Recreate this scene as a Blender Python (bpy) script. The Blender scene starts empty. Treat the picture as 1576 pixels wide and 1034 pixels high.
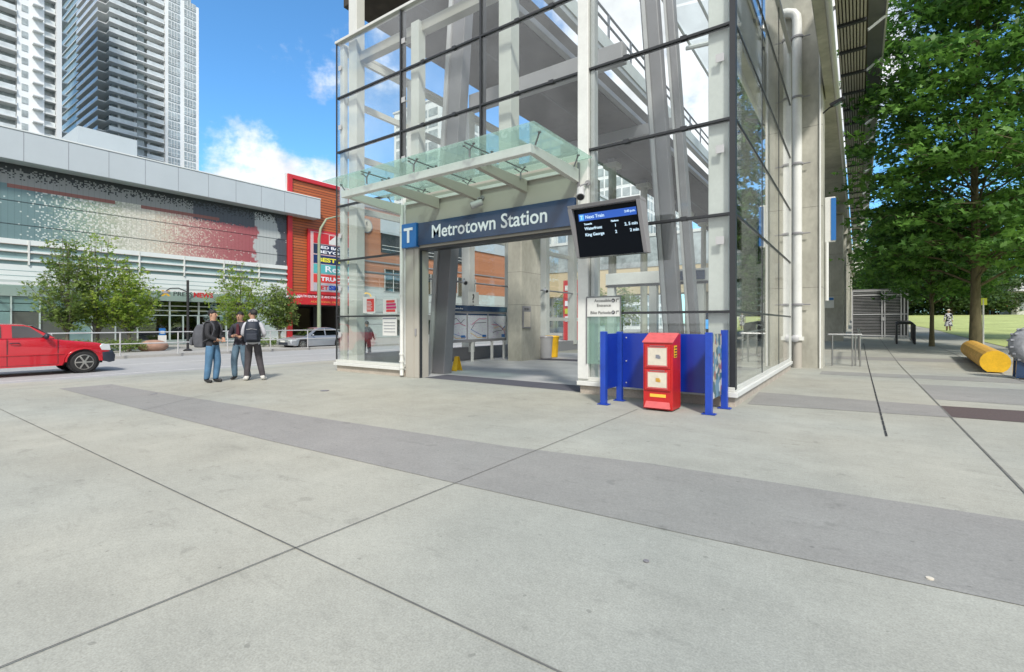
import bpy, bmesh, math, random
import numpy as np
from mathutils import Vector, Matrix
R = math.radians
random.seed(7); rng = np.random.default_rng(7)
S = bpy.context.scene
C = S.collection

# ------------------------------------------------------------------ camera, world, sun, exposure
cam_d = bpy.data.cameras.new("camera"); cam = bpy.data.objects.new("camera", cam_d); C.objects.link(cam)
cam_d.sensor_width = 36; cam_d.lens = 752/1576*36; cam_d.shift_y = -20/1576
cam_d.clip_start = .05; cam_d.clip_end = 6000
cam.location = (0, 0, 1.45); cam.rotation_euler = (R(90), 0, math.atan(533/752))
S.camera = cam
SUN_EL, SUN_AZ = R(47), math.atan2(-.74, .67)      # direction the sun stands in, from +X towards +Y
sd = Vector((math.cos(SUN_EL)*math.cos(SUN_AZ), math.cos(SUN_EL)*math.sin(SUN_AZ), math.sin(SUN_EL)))
sun_d = bpy.data.lights.new("sun", 'SUN'); sun = bpy.data.objects.new("sun", sun_d); C.objects.link(sun)
sun_d.energy = 2.5; sun_d.angle = R(7); sun_d.color = (1, .955, .89)
sun.rotation_euler = sd.to_track_quat('Z', 'Y').to_euler()
W = bpy.data.worlds.new("World"); S.world = W; W.use_nodes = True
wn, wl = W.node_tree.nodes, W.node_tree.links
bg = wn['Background']; bg.inputs[1].default_value = .15
sky = wn.new('ShaderNodeTexSky'); sky.sky_type = 'NISHITA'; sky.sun_disc = False
sky.sun_elevation = SUN_EL; sky.sun_rotation = math.atan2(sd.x, sd.y)
sky.air_density = 1.0; sky.dust_density = .4; sky.ozone_density = 2.0; sky.altitude = 100
tc = wn.new('ShaderNodeTexCoord')
def wmath(op, a, b=None, c=None, clamp=False):
    n = wn.new('ShaderNodeMath'); n.operation = op; n.use_clamp = clamp
    for i, v in enumerate((a, b, c)):
        if v is None: continue
        if isinstance(v, (int, float)): n.inputs[i].default_value = v
        else: wl.new(v, n.inputs[i])
    return n.outputs[0]
sep = wn.new('ShaderNodeSeparateXYZ'); wl.new(tc.outputs['Generated'], sep.inputs[0])
zc = wmath('MAXIMUM', sep.outputs[2], .12)
cmb = wn.new('ShaderNodeCombineXYZ')
wl.new(wmath('DIVIDE', sep.outputs[0], zc), cmb.inputs[0]); wl.new(wmath('DIVIDE', sep.outputs[1], zc), cmb.inputs[1])
def wnoise(vec, sc, det, ro, off=0):
    mp = wn.new('ShaderNodeMapping'); mp.inputs['Location'].default_value = (off, off*.7, off*.3); wl.new(vec, mp.inputs[0])
    n = wn.new('ShaderNodeTexNoise'); n.inputs['Scale'].default_value = sc; n.inputs['Detail'].default_value = det
    n.inputs['Roughness'].default_value = ro; wl.new(mp.outputs[0], n.inputs['Vector']); return n.outputs[0]
n1 = wnoise(tc.outputs['Generated'], 7.5, 10, .6, 1.3)
n2 = wnoise(cmb.outputs[0], .9, 7, .62, 4.1)
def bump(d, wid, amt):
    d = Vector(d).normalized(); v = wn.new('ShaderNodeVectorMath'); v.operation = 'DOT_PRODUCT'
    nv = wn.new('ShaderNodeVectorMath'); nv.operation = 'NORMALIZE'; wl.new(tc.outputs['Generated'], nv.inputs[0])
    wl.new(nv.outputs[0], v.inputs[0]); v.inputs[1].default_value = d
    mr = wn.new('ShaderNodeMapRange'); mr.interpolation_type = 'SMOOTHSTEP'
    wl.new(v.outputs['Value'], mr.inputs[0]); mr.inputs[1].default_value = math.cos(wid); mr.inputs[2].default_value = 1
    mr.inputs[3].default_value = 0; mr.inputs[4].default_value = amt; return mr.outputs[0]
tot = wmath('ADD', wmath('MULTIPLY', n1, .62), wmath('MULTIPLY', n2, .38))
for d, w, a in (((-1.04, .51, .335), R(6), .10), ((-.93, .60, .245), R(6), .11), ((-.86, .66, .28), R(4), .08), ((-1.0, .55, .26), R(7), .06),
                ((-.32, -1, .5), R(48), .30), ((.05, 1.25, .63), R(8), .08), ((1, -.6, .6), R(60), .3), ((1, -.1, .15), R(35), .2), ((-.2, -.3, 1), R(30), .12), ((-.2, .95, .5), R(20), .22), ((-.35, .9, .95), R(16), .1), ((-.5, .85, .9), R(12), .05)):  # wide clouds behind the camera are added for neutral fill and white glass reflections
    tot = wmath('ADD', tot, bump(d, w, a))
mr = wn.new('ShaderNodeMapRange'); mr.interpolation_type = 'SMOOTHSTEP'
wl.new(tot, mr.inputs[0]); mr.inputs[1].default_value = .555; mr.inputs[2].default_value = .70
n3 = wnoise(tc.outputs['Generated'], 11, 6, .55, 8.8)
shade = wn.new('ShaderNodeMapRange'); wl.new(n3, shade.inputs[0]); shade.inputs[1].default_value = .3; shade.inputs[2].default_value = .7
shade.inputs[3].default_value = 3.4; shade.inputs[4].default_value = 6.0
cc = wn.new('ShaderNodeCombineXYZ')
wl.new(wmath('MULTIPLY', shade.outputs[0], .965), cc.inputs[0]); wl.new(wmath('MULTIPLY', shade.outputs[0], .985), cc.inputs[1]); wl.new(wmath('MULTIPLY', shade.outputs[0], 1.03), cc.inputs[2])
gain = wn.new('ShaderNodeMix'); gain.data_type = 'RGBA'; gain.blend_type = 'MULTIPLY'; gain.inputs[0].default_value = 1
wl.new(sky.outputs[0], gain.inputs[6]); gain.inputs[7].default_value = (.50, .86, 1.04, 1)
mx = wn.new('ShaderNodeMix'); mx.data_type = 'RGBA'
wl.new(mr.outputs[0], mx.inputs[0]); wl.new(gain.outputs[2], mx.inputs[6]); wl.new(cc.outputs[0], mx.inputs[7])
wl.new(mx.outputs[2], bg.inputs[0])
S.view_settings.view_transform = 'Standard'; S.view_settings.look = 'None'
S.view_settings.exposure = .71; S.view_settings.gamma = 1
S.render.engine = 'CYCLES'
cy = S.cycles
cy.use_denoising = True; cy.max_bounces = 8; cy.transparent_max_bounces = 40; cy.diffuse_bounces = 4
cy.glossy_bounces = 4; cy.caustics_reflective = False; cy.caustics_refractive = False; cy.sample_clamp_indirect = 6

# ------------------------------------------------------------------ helpers
OFF = {}
def tag(o, label=None, cat=None, group=None, kind=None):
    if label: o['label'] = label
    if cat: o['category'] = cat
    if group: o['group'] = group
    if kind: o['kind'] = kind
    return o
def thing(name, label, cat, loc=(0, 0, 0), group=None, rz=0, local=False):
    o = bpy.data.objects.new(name, None); C.objects.link(o); o.location = loc; o.rotation_euler = (0, 0, rz)
    o.empty_display_size = .2
    tag(o, label, cat, group); OFF[o.name] = Vector((0, 0, 0)) if local else Vector(loc)
    return o
class MB:
    def __init__(s): s.v = []; s.f = []; s.m = []
    def add(s, vs, fs, m=0):
        b = len(s.v); s.v += [tuple(v) for v in vs]
        for f in fs: s.f.append(tuple(b+i for i in f)); s.m.append(m)
        return s
    def box(s, x0, x1, y0, y1, z0, z1, m=0):
        if x0 > x1: x0, x1 = x1, x0
        if y0 > y1: y0, y1 = y1, y0
        if z0 > z1: z0, z1 = z1, z0
        return s.add([(x0,y0,z0),(x1,y0,z0),(x1,y1,z0),(x0,y1,z0),(x0,y0,z1),(x1,y0,z1),(x1,y1,z1),(x0,y1,z1)],
                     [(0,3,2,1),(4,5,6,7),(0,1,5,4),(1,2,6,5),(2,3,7,6),(3,0,4,7)], m)
    def bar(s, p, q, w, h, m=0, side=None):
        p, q = Vector(p), Vector(q); d = (q-p).normalized()
        a = Vector(side).normalized() if side else (d.cross(Vector((0, 0, 1))) if abs(d.z) < .98 else Vector((1, 0, 0)))
        a = (a - d*a.dot(d)).normalized(); b = d.cross(a).normalized()
        vs = [c + a*sx*w/2 + b*sy*h/2 for c in (p, q) for sx, sy in ((-1,-1),(1,-1),(1,1),(-1,1))]
        return s.add(vs, [(0,1,2,3),(7,6,5,4),(0,4,5,1),(1,5,6,2),(2,6,7,3),(3,7,4,0)], m)
    def tube(s, pts, r, n=8, m=0, cap=True):
        pts = [Vector(p) for p in pts]; k = len(pts)
        rr = r if isinstance(r, (list, tuple)) else [r]*k
        vs = []; prev = None
        for i, p in enumerate(pts):
            d = (pts[min(i+1, k-1)] - pts[max(i-1, 0)]).normalized()
            a = d.orthogonal().normalized() if prev is None else (prev - d*prev.dot(d)).normalized()
            prev = a; b = d.cross(a)
            vs += [p + (a*math.cos(t*2*math.pi/n) + b*math.sin(t*2*math.pi/n))*rr[i] for t in range(n)]
        fs = [(i*n+j, i*n+(j+1) % n, (i+1)*n+(j+1) % n, (i+1)*n+j) for i in range(k-1) for j in range(n)]
        if cap: fs += [tuple(range(n-1, -1, -1)), tuple((k-1)*n+j for j in range(n))]
        return s.add(vs, fs, m)
    def lathe(s, prof, c, ax=(0, 0, 1), n=20, m=0, closed=False):
        ax = Vector(ax).normalized(); a = ax.orthogonal().normalized(); b = ax.cross(a); c = Vector(c); k = len(prof)
        vs = [c + ax*z + (a*math.cos(t*2*math.pi/n) + b*math.sin(t*2*math.pi/n))*r for r, z in prof for t in range(n)]
        kk = k if closed else k-1
        fs = [(i*n+j, i*n+(j+1) % n, ((i+1) % k)*n+(j+1) % n, ((i+1) % k)*n+j) for i in range(kk) for j in range(n)]
        if not closed: fs += [tuple(range(n-1, -1, -1)), tuple((k-1)*n+j for j in range(n))]
        return s.add(vs, fs, m)
    def ext(s, poly, plane, a, b, m=0):
        n = len(poly)
        def P(u, v, w): return {'xz': (u, w, v), 'yz': (w, u, v), 'xy': (u, v, w)}[plane]
        vs = [P(u, v, a) for u, v in poly] + [P(u, v, b) for u, v in poly]
        fs = [tuple(range(n)), tuple(range(2*n-1, n-1, -1))] + [(i, i+n, (i+1) % n+n, (i+1) % n) for i in range(n)]
        return s.add(vs, fs, m)
    def ell(s, c, rx, ry, rz, n=12, k=8, m=0):
        c = Vector(c); vs = []; fs = []
        for i in range(1, k):
            ph = math.pi*i/k
            vs += [c + Vector((rx*math.sin(ph)*math.cos(t*2*math.pi/n), ry*math.sin(ph)*math.sin(t*2*math.pi/n), rz*math.cos(ph))) for t in range(n)]
        vs += [c + Vector((0, 0, rz)), c - Vector((0, 0, rz))]; T = len(vs)-2
        for i in range(k-2): fs += [(i*n+j, (i+1)*n+j, (i+1)*n+(j+1) % n, i*n+(j+1) % n) for j in range(n)]
        fs += [(T, j, (j+1) % n) for j in range(n)] + [(T+1, (k-2)*n+(j+1) % n, (k-2)*n+j) for j in range(n)]
        return s.add(vs, fs, m)
    def build(s, name, mats, parent=None, smooth=False, bevel=0, fix=True, label=None, seg=2):
        off = OFF.get(parent.name, Vector()) if parent else Vector()
        me = bpy.data.meshes.new(name)
        me.from_pydata([(v[0]-off.x, v[1]-off.y, v[2]-off.z) for v in s.v], [], s.f)
        for m in (mats if isinstance(mats, (list, tuple)) else [mats]): me.materials.append(m)
        me.polygons.foreach_set('material_index', s.m)
        if fix:
            bm = bmesh.new(); bm.from_mesh(me); bmesh.ops.recalc_face_normals(bm, faces=bm.faces); bm.to_mesh(me); bm.free()
        if smooth:
            me.polygons.foreach_set('use_smooth', [True]*len(me.polygons))
            try: me.set_sharp_from_angle(angle=R(38))
            except Exception: pass
        o = bpy.data.objects.new(name, me); C.objects.link(o)
        if parent: o.parent = parent; OFF[o.name] = off
        if bevel:
            b = o.modifiers.new('bevel', 'BEVEL'); b.width = bevel; b.segments = seg; b.limit_method = 'ANGLE'; b.angle_limit = R(35)
        if label: o['label'] = label
        return o
def B(*a, m=0): return MB().box(*a, m=m)
def text(s, name, mt, parent, loc, size, ext=.004, xdir=(1, 0, 0), up=(0, 0, 1), align='LEFT', sx=1, shear=0, bold=0, label=None, fit=None):
    cu = bpy.data.curves.new(name, 'FONT'); cu.body = s; cu.size = size; cu.extrude = ext; cu.align_x = align; cu.shear = shear; cu.offset = bold
    cu.resolution_u = 3
    t = bpy.data.objects.new('tmp', cu); C.objects.link(t)
    bpy.context.view_layer.update()
    me = bpy.data.meshes.new_from_object(t.evaluated_get(bpy.context.evaluated_depsgraph_get()))
    bpy.data.objects.remove(t)
    if fit:
        xx = [v.co.x for v in me.vertices]; sx = fit/(max(xx)-min(xx))
    x = Vector(xdir).normalized(); u = Vector(up); u = (u - x*u.dot(x)).normalized(); n = x.cross(u)
    off = OFF.get(parent.name, Vector()) if parent else Vector()
    M = Matrix(((x.x*sx, u.x, n.x, loc[0]-off.x), (x.y*sx, u.y, n.y, loc[1]-off.y), (x.z*sx, u.z, n.z, loc[2]-off.z), (0, 0, 0, 1)))
    me.transform(M); me.materials.clear(); me.materials.append(mt); me.name = name
    o = bpy.data.objects.new(name, me); C.objects.link(o)
    if parent: o.parent = parent; OFF[o.name] = off
    if label: o['label'] = label
    return o
def copy_tree(o, parent=None):
    c = o.copy(); C.objects.link(c)
    if parent: c.parent = parent
    for ch in list(o.children): copy_tree(ch, c)
    return c

# ------------------------------------------------------------------ materials
def mat(name, col, rough=.6, metal=0, var=0, sc=3, bump=0, bsc=40, spec=.5, coat=0, emit=None, es=1, det=5, sc2=None, var2=0, stretch=None):
    m = bpy.data.materials.new(name); m.use_nodes = True; nt = m.node_tree; p = nt.nodes['Principled BSDF']
    p.inputs['Base Color'].default_value = (*col, 1); p.inputs['Roughness'].default_value = rough
    p.inputs['Metallic'].default_value = metal; p.inputs['Specular IOR Level'].default_value = spec; p.inputs['Coat Weight'].default_value = coat
    if emit: p.inputs['Emission Color'].default_value = (*emit, 1); p.inputs['Emission Strength'].default_value = es
    geo = nt.nodes.new('ShaderNodeNewGeometry'); mp = nt.nodes.new('ShaderNodeMapping'); nt.links.new(geo.outputs['Position'], mp.inputs[0])
    if stretch: mp.inputs['Scale'].default_value = stretch
    if var or var2:
        def nz(s, d):
            n = nt.nodes.new('ShaderNodeTexNoise'); n.inputs['Scale'].default_value = s; n.inputs['Detail'].default_value = d
            n.inputs['Roughness'].default_value = .6; nt.links.new(mp.outputs[0], n.inputs['Vector'])
            r = nt.nodes.new('ShaderNodeMapRange'); nt.links.new(n.outputs[0], r.inputs[0]); r.inputs[1].default_value = .28; r.inputs[2].default_value = .72
            return r
        r = nz(sc, det); r.inputs[3].default_value = 1-var; r.inputs[4].default_value = 1+var; last = r.outputs[0]
        if var2:
            r2 = nz(sc2 or sc*12, 4); r2.inputs[3].default_value = 1-var2; r2.inputs[4].default_value = 1+var2
            mm = nt.nodes.new('ShaderNodeMath'); mm.operation = 'MULTIPLY'; nt.links.new(last, mm.inputs[0]); nt.links.new(r2.outputs[0], mm.inputs[1]); last = mm.outputs[0]
        v = nt.nodes.new('ShaderNodeVectorMath'); v.operation = 'SCALE'; v.inputs[0].default_value = col; nt.links.new(last, v.inputs['Scale'])
        nt.links.new(v.outputs[0], p.inputs['Base Color'])
        rr = nt.nodes.new('ShaderNodeMath'); rr.operation = 'MULTIPLY_ADD'; nt.links.new(last, rr.inputs[0]); rr.inputs[1].default_value = -.25*min(1, rough*1.5); rr.inputs[2].default_value = rough+.25*min(1, rough*1.5); rr.use_clamp = True
        nt.links.new(rr.outputs[0], p.inputs['Roughness'])
    if bump:
        n = nt.nodes.new('ShaderNodeTexNoise'); n.inputs['Scale'].default_value = bsc; n.inputs['Detail'].default_value = 5
        nt.links.new(mp.outputs[0], n.inputs['Vector'])
        b = nt.nodes.new('ShaderNodeBump'); b.inputs['Strength'].default_value = bump; b.inputs['Distance'].default_value = .01
        nt.links.new(n.outputs[0], b.inputs['Height']); nt.links.new(b.outputs[0], p.inputs['Normal'])
    return m
def ground_mat(name, col, warm, stains=.12, speck=.12):
    m = bpy.data.materials.new(name); m.use_nodes = True; nt = m.node_tree; p = nt.nodes['Principled BSDF']; L = nt.links.new
    geo = nt.nodes.new('ShaderNodeNewGeometry').outputs['Position']
    def nz(s, d, ro, lo, hi, a, b, typ='n'):
        n = nt.nodes.new('ShaderNodeTexNoise'); n.inputs['Scale'].default_value = s; n.inputs['Detail'].default_value = d; n.inputs['Roughness'].default_value = ro
        L(geo, n.inputs['Vector']); r = nt.nodes.new('ShaderNodeMapRange'); L(n.outputs[0], r.inputs[0])
        for i, v in enumerate((lo, hi, a, b)): r.inputs[i+1].default_value = v
        return r.outputs[0], n
    def mul(a, b):
        k = nt.nodes.new('ShaderNodeMath'); k.operation = 'MULTIPLY'; L(a, k.inputs[0]); L(b, k.inputs[1]); return k.outputs[0]
    big, _ = nz(.22, 5, .6, .3, .7, 1-stains*.75, 1+stains*.45)
    mid, _ = nz(1.6, 8, .7, .3, .7, 1-stains*.55, 1+stains*.4)
    fin, fn = nz(95, 3, .6, .3, .7, 1-speck, 1+speck*.8)
    vfin, _ = nz(26, 6, .75, .35, .65, 1-speck*.5, 1+speck*.35)
    spot, _ = nz(4.2, 4, .55, .29, .36, .84, 1)
    gum, _ = nz(15, 1, .4, .215, .235, .74, 1)
    mpz = nt.nodes.new('ShaderNodeMapping'); L(geo, mpz.inputs[0]); mpz.inputs['Scale'].default_value = (.7, 2.6, 1); mpz.inputs['Rotation'].default_value = (0, 0, .5)
    sn = nt.nodes.new('ShaderNodeTexNoise'); sn.inputs['Scale'].default_value = 2.2; sn.inputs['Detail'].default_value = 9; sn.inputs['Roughness'].default_value = .72; L(mpz.outputs[0], sn.inputs['Vector'])
    sr = nt.nodes.new('ShaderNodeMapRange'); L(sn.outputs[0], sr.inputs[0]); sr.inputs[1].default_value = .33; sr.inputs[2].default_value = .44; sr.inputs[3].default_value = .86; sr.inputs[4].default_value = 1
    v = mul(mul(mul(mul(mul(mul(big, mid), fin), vfin), spot), gum), sr.outputs[0])
    hue, _ = nz(.13, 3, .5, .38, .62, 0, 1)
    mixc = nt.nodes.new('ShaderNodeMix'); mixc.data_type = 'RGBA'; L(hue, mixc.inputs[0]); mixc.inputs[6].default_value = (*col, 1); mixc.inputs[7].default_value = (*warm, 1)
    sc = nt.nodes.new('ShaderNodeVectorMath'); sc.operation = 'SCALE'; L(mixc.outputs[2], sc.inputs[0]); L(v, sc.inputs['Scale'])
    L(sc.outputs[0], p.inputs['Base Color']); p.inputs['Roughness'].default_value = .82; p.inputs['Specular IOR Level'].default_value = .35
    b = nt.nodes.new('ShaderNodeBump'); b.inputs['Strength'].default_value = .22; b.inputs['Distance'].default_value = .004
    L(fn.outputs[0], b.inputs['Height']); L(b.outputs[0], p.inputs['Normal'])
    return m
def glass_mat(name, tint=(.9, .95, .93), base=.05, k=1.0, rough=.0, rcol=(1, 1, 1)):
    m = bpy.data.materials.new(name); m.use_nodes = True; nt = m.node_tree; nt.nodes.remove(nt.nodes['Principled BSDF'])
    out = nt.nodes['Material Output']; t = nt.nodes.new('ShaderNodeBsdfTransparent'); t.inputs[0].default_value = (*tint, 1)
    g = nt.nodes.new('ShaderNodeBsdfGlossy'); g.inputs[0].default_value = (*rcol, 1); g.inputs[1].default_value = rough
    f = nt.nodes.new('ShaderNodeLayerWeight'); f.inputs[0].default_value = .5
    pw = nt.nodes.new('ShaderNodeMath'); pw.operation = 'POWER'; nt.links.new(f.outputs['Facing'], pw.inputs[0]); pw.inputs[1].default_value = 3.2
    mm = nt.nodes.new('ShaderNodeMath'); mm.operation = 'MULTIPLY_ADD'; mm.use_clamp = True
    nt.links.new(pw.outputs[0], mm.inputs[0]); mm.inputs[1].default_value = k; mm.inputs[2].default_value = base
    x = nt.nodes.new('ShaderNodeMixShader'); nt.links.new(mm.outputs[0], x.inputs[0]); nt.links.new(t.outputs[0], x.inputs[1]); nt.links.new(g.outputs[0], x.inputs[2])
    nt.links.new(x.outputs[0], out.inputs[0]); return m
M = {}
M['plaza'] = ground_mat('plaza_concrete', (.350, .360, .318), (.392, .376, .310), .22, .18)
M['band'] = ground_mat('band_and_shade_concrete', (.265, .266, .245), (.287, .272, .25), .16, .15)
M['grate'] = mat('brown_grate', (.10, .072, .065), .7, var=.2, sc=60, bump=.5)
M['joint'] = mat('joint_dark', (.15, .145, .13), .9, var=.3, sc=6)
M['drain'] = mat('drain_dark', (.03, .03, .03), .8, var=.6, sc=12)
M['asphalt'] = ground_mat('road_asphalt', (.36, .36, .355), (.385, .38, .365), .12, .1)
M['walk'] = ground_mat('sidewalk_concrete', (.38, .37, .35), (.40, .385, .35))
M['earth'] = mat('earth', (.12, .12, .09), .9, var=.3, sc=.05)
M['paintline'] = mat('road_paint', (.55, .55, .52), .7, var=.25, sc=4)
M['floor'] = mat('station_floor', (.40, .40, .39), .7, var=.12, sc=1.2, var2=.08, sc2=30)
M['floord'] = mat('station_floor_dark', (.075, .075, .09), .85, var=.15, sc=1.2)
M['conc'] = mat('cast_concrete', (.40, .39, .33), .85, var=.30, sc=.7, var2=.10, sc2=7, bump=.3, bsc=18, stretch=(1, 1, .55))
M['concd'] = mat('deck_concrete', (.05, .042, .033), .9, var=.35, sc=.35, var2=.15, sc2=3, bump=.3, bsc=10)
M['white'] = mat('white_paint', (.60, .605, .56), .4, var=.05, sc=1.3, var2=.03, sc2=9)
M['whitew'] = mat('white_paint_bright', (.66, .665, .63), .4, var=.07, sc=2, var2=.04, sc2=15)
M['cream'] = mat('cream_panel', (.40, .375, .325), .5, var=.06, sc=.9)
M['plinth'] = mat('plinth_stone', (.42, .37, .31), .85, var=.15, sc=2.5, var2=.15, sc2=35, bump=.4)
M['dark'] = mat('dark_seal', (.025, .027, .03), .45)
M['steelgrey'] = mat('steel_grey_paint', (.19, .185, .195), .42, var=.08, sc=1.3)
M['steelmid'] = mat('steel_mid_grey', (.27, .265, .275), .4, var=.06, sc=1.2)
M['steellt'] = mat('steel_light_grey', (.45, .45, .45), .4, var=.08, sc=2)
M['inox'] = mat('brushed_inox', (.42, .42, .41), .32, metal=1, var=.1, sc=12)
M['glass'] = glass_mat('curtain_glass', (.955, .975, .965), .05, .9)
M['glass2'] = glass_mat('clear_glass', (.95, .97, .965), .02, .7)
M['cglass'] = glass_mat('canopy_glass', (.80, .915, .87), .06, .35)
nt_ = M['cglass'].node_tree; df_ = nt_.nodes.new('ShaderNodeBsdfTranslucent'); df_.inputs[0].default_value = (.62, .80, .72, 1); d2_ = nt_.nodes.new('ShaderNodeBsdfDiffuse'); d2_.inputs[0].default_value = (.62, .80, .72, 1)
ad_ = nt_.nodes.new('ShaderNodeMixShader'); ad_.inputs[0].default_value = .5; nt_.links.new(df_.outputs[0], ad_.inputs[1]); nt_.links.new(d2_.outputs[0], ad_.inputs[2])
mx_ = nt_.nodes.new('ShaderNodeMixShader'); mx_.inputs[0].default_value = .22; o_ = nt_.nodes['Material Output']; nt_.links.new(o_.inputs[0].links[0].from_socket, mx_.inputs[1]); nt_.links.new(ad_.outputs[0], mx_.inputs[2]); nt_.links.new(mx_.outputs[0], o_.inputs[0])
M['wglass'] = glass_mat('window_glass', (.35, .42, .42), .14, .9)
M['carglass'] = glass_mat('car_glass', (.12, .15, .15), .12, .9)
M['blue'] = mat('sign_blue', (.018, .045, .105), .22, var=.05, sc=2, coat=.4)
M['bluel'] = mat('sign_blue_light', (.02, .145, .42), .3)
M['lettering'] = mat('white_lettering', (.80, .82, .86), .4)
M['black'] = mat('black_lettering', (.02, .02, .02), .5)
M['blackp'] = mat('black_plastic', (.02, .02, .022), .35, var=.1)
M['screen'] = mat('dark_screen', (.004, .006, .010), .18, spec=.12)
M['bluefence'] = mat('blue_paint', (.01, .05, .36), .42, var=.16, sc=3.5, var2=.08, sc2=40, coat=.1)
M['bluefence2'] = mat('blue_panel', (.005, .03, .30), .3, var=.14, sc=1.6, coat=.3)
M['redbox'] = mat('red_paint', (.46, .012, .012), .42, var=.14, sc=4, var2=.10, sc2=40, coat=.12)
M['redbox2'] = mat('faded_red_paint', (.55, .10, .10), .5, var=.14, sc=9)
M['paper'] = mat('newsprint', (.60, .55, .45), .8, var=.08, sc=14)
M['yellow'] = mat('yellow_paint', (.72, .42, .015), .55, var=.16, sc=4, var2=.08, sc2=25, bump=.15)
M['yellowo'] = mat('worn_shaded_yellow_paint', (.55, .31, .05), .7, var=.3, sc=7, bump=.5, bsc=30)  # mottled wear, with the seat block's shaded side painted into the darker tone
M['red'] = mat('bright_red', (.52, .025, .03), .4, var=.06, sc=2)
M['grass'] = mat('lawn_green', (.36, .41, .14), .9, var=.24, sc=.5, var2=.25, sc2=8, bump=.6, bsc=30)
M['bark'] = mat('tree_bark', (.105, .09, .045), .9, var=.35, sc=10, bump=.8, bsc=25, stretch=(1, 1, .3))
M['barkg'] = mat('grey_bark', (.13, .115, .09), .9, var=.25, sc=10, bump=.6)

# ------------------------------------------------------------------ terrain
def ss(a, b, x): t = min(1, max(0, (x-a)/(b-a))); return t*t*(3-2*t)
def zr(X, Y):
    left = -.25*ss(-14.5, -19.3, X)
    r = 0 if Y < 20 else (.024*(Y-20)**2/(Y-16) if Y < 50 else .635 + .04*(min(Y, 100)-50))
    return left + r*ss(-8, -2, X)
def sheet(name, xs, ys, dz, m, kind='structure', smooth=True):
    mb = MB(); n = len(xs)
    mb.v = [(x, y, zr(x, y)+dz) for y in ys for x in xs]
    mb.f = [(j*n+i, j*n+i+1, (j+1)*n+i+1, (j+1)*n+i) for j in range(len(ys)-1) for i in range(n-1)]; mb.m = [0]*len(mb.f)
    o = mb.build(name, m, fix=False, smooth=False); o['kind'] = kind
    o.data.polygons.foreach_set('use_smooth', [True]*len(o.data.polygons))
    return o
def rngf(a, b, s): n = max(1, int(round((b-a)/s))); return [a+(b-a)*i/n for i in range(n+1)]
xs = rngf(-19.5, -13.5, .5)[:-1] + [-13.5, -11, -8] + rngf(-7, -2, .5) + [0, 3, 6, 8]
ys = [-40, -10] + rngf(0, 15, 5) + rngf(18, 60, 1.0) + rngf(62, 100, 4) + [130, 260]
sheet('plaza', xs, ys, 0, M['plaza'])
g = MB().box(-2500, 2500, -2500, 2500, -2, -.75).build('ground', M['earth']); g['kind'] = 'structure'
road = MB().box(-28.9, -19.5, -300, 400, -.6, -.25).build('road', M['asphalt']); road['kind'] = 'structure'
sw = MB().box(-75, -28.9, -300, 400, -.6, -.115).build('pavement', M['walk']); sw['kind'] = 'structure'
kb = MB().box(-28.9, -28.62, -60, 120, -.6, -.105).build('kerb', M['walk'], bevel=.02); kb['kind'] = 'structure'
rl = MB()
for x in (-24.35, -20.2):
    rl.add([(x, -30, -.246), (x+.14, -30, -.246), (x+.14, 120, -.246), (x, 120, -.246)], [(0, 1, 2, 3)])
rl.build('road_marking', M['paintline'], fix=False)['kind'] = 'structure'
# lawn to the right
lawn = MB(); lx = []
def lawn_edge(Y): return 5.75 + .25*math.sin(Y*.07) - 1.9*ss(52, 75, Y)
ly = rngf(10, 100, 2.5) + [140, 200]
cols = [0, .6, 2, 5, 10, 18, 30, 50, 80, 130]
for Y in ly:
    for c_ in cols: lawn.v.append((lawn_edge(Y)+c_, Y, zr(5, Y)+.02))
n = len(cols); lawn.f = [(j*n+i, j*n+i+1, (j+1)*n+i+1, (j+1)*n+i) for j in range(len(ly)-1) for i in range(n-1)]; lawn.m = [0]*len(lawn.f)
lo = lawn.build('lawn', M['grass'], fix=False); lo['kind'] = 'structure'; lo.data.polygons.foreach_set('use_smooth', [True]*len(lo.data.polygons))
# darker strips on the ground: concrete bands, and tree shade painted in
def strip(name, poly, m, dz=.004):
    o = MB().add([(x, y, zr(x, y)+dz) for x, y in poly], [tuple(range(len(poly)))]).build(name, m, fix=False); o['kind'] = 'structure'
    if o.data.polygons[0].normal.z < 0: o.data.flip_normals()
    return o
def quadstrip(name, line_a, line_b, m, dz=.004):
    vs = [(x, y, zr(x, y)+dz) for x, y in line_a] + [(x, y, zr(x, y)+dz) for x, y in line_b]; k = len(line_a)
    o = MB().add(vs, [(i, i+1, k+i+1, k+i) for i in range(k-1)]).build(name, m, fix=False); o['kind'] = 'structure'
    if o.data.polygons[0].normal.z < 0: o.data.flip_normals()
ta = [(-14.4, 3.95), (-13.2, 3.99), (-10, 4.17), (-6.8, 4.37), (-3.38, 4.64), (-1.75, 4.93), (1, 5.08), (6, 5.5)]
tb = [(-14.4, 3.02), (-13.2, 3.04), (-10, 3.09), (-6.12, 3.17), (-2.9, 3.31), (-1, 3.42), (1, 3.58), (6, 3.9)]
quadstrip('pavement_band_and_shade', ta, tb, M['band'])
strip('pavement_band_and_shade', [(-1.62, 9.55), (1.16, 10.0), (1.16, 11.3), (-1.7, 11.35)], M['band'])
strip('pavement_band_and_shade', [(-.9, 16.3), (8, 16.9), (8, 18.3), (-.9, 17.4)], M['band'])  # darker strip across the walk, drawn in the band colour
strip('pavement_band_and_shade', [(1.17, 12.2), (8, 12.3), (8, 15.4), (1.17, 15.0)], M['band'], .004)
strip('pavement_band_and_shade', [(-.9, 23.0), (5.5, 23.6), (5.5, 25.3), (-.9, 24.6)], M['band'])  # tree shade on the walk, painted as a darker strip
strip('floor_grate', [(1.17, 10.05), (6, 10.4), (6, 11.9), (1.17, 11.3)], M['grate'], .005)
jn = MB()
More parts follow.
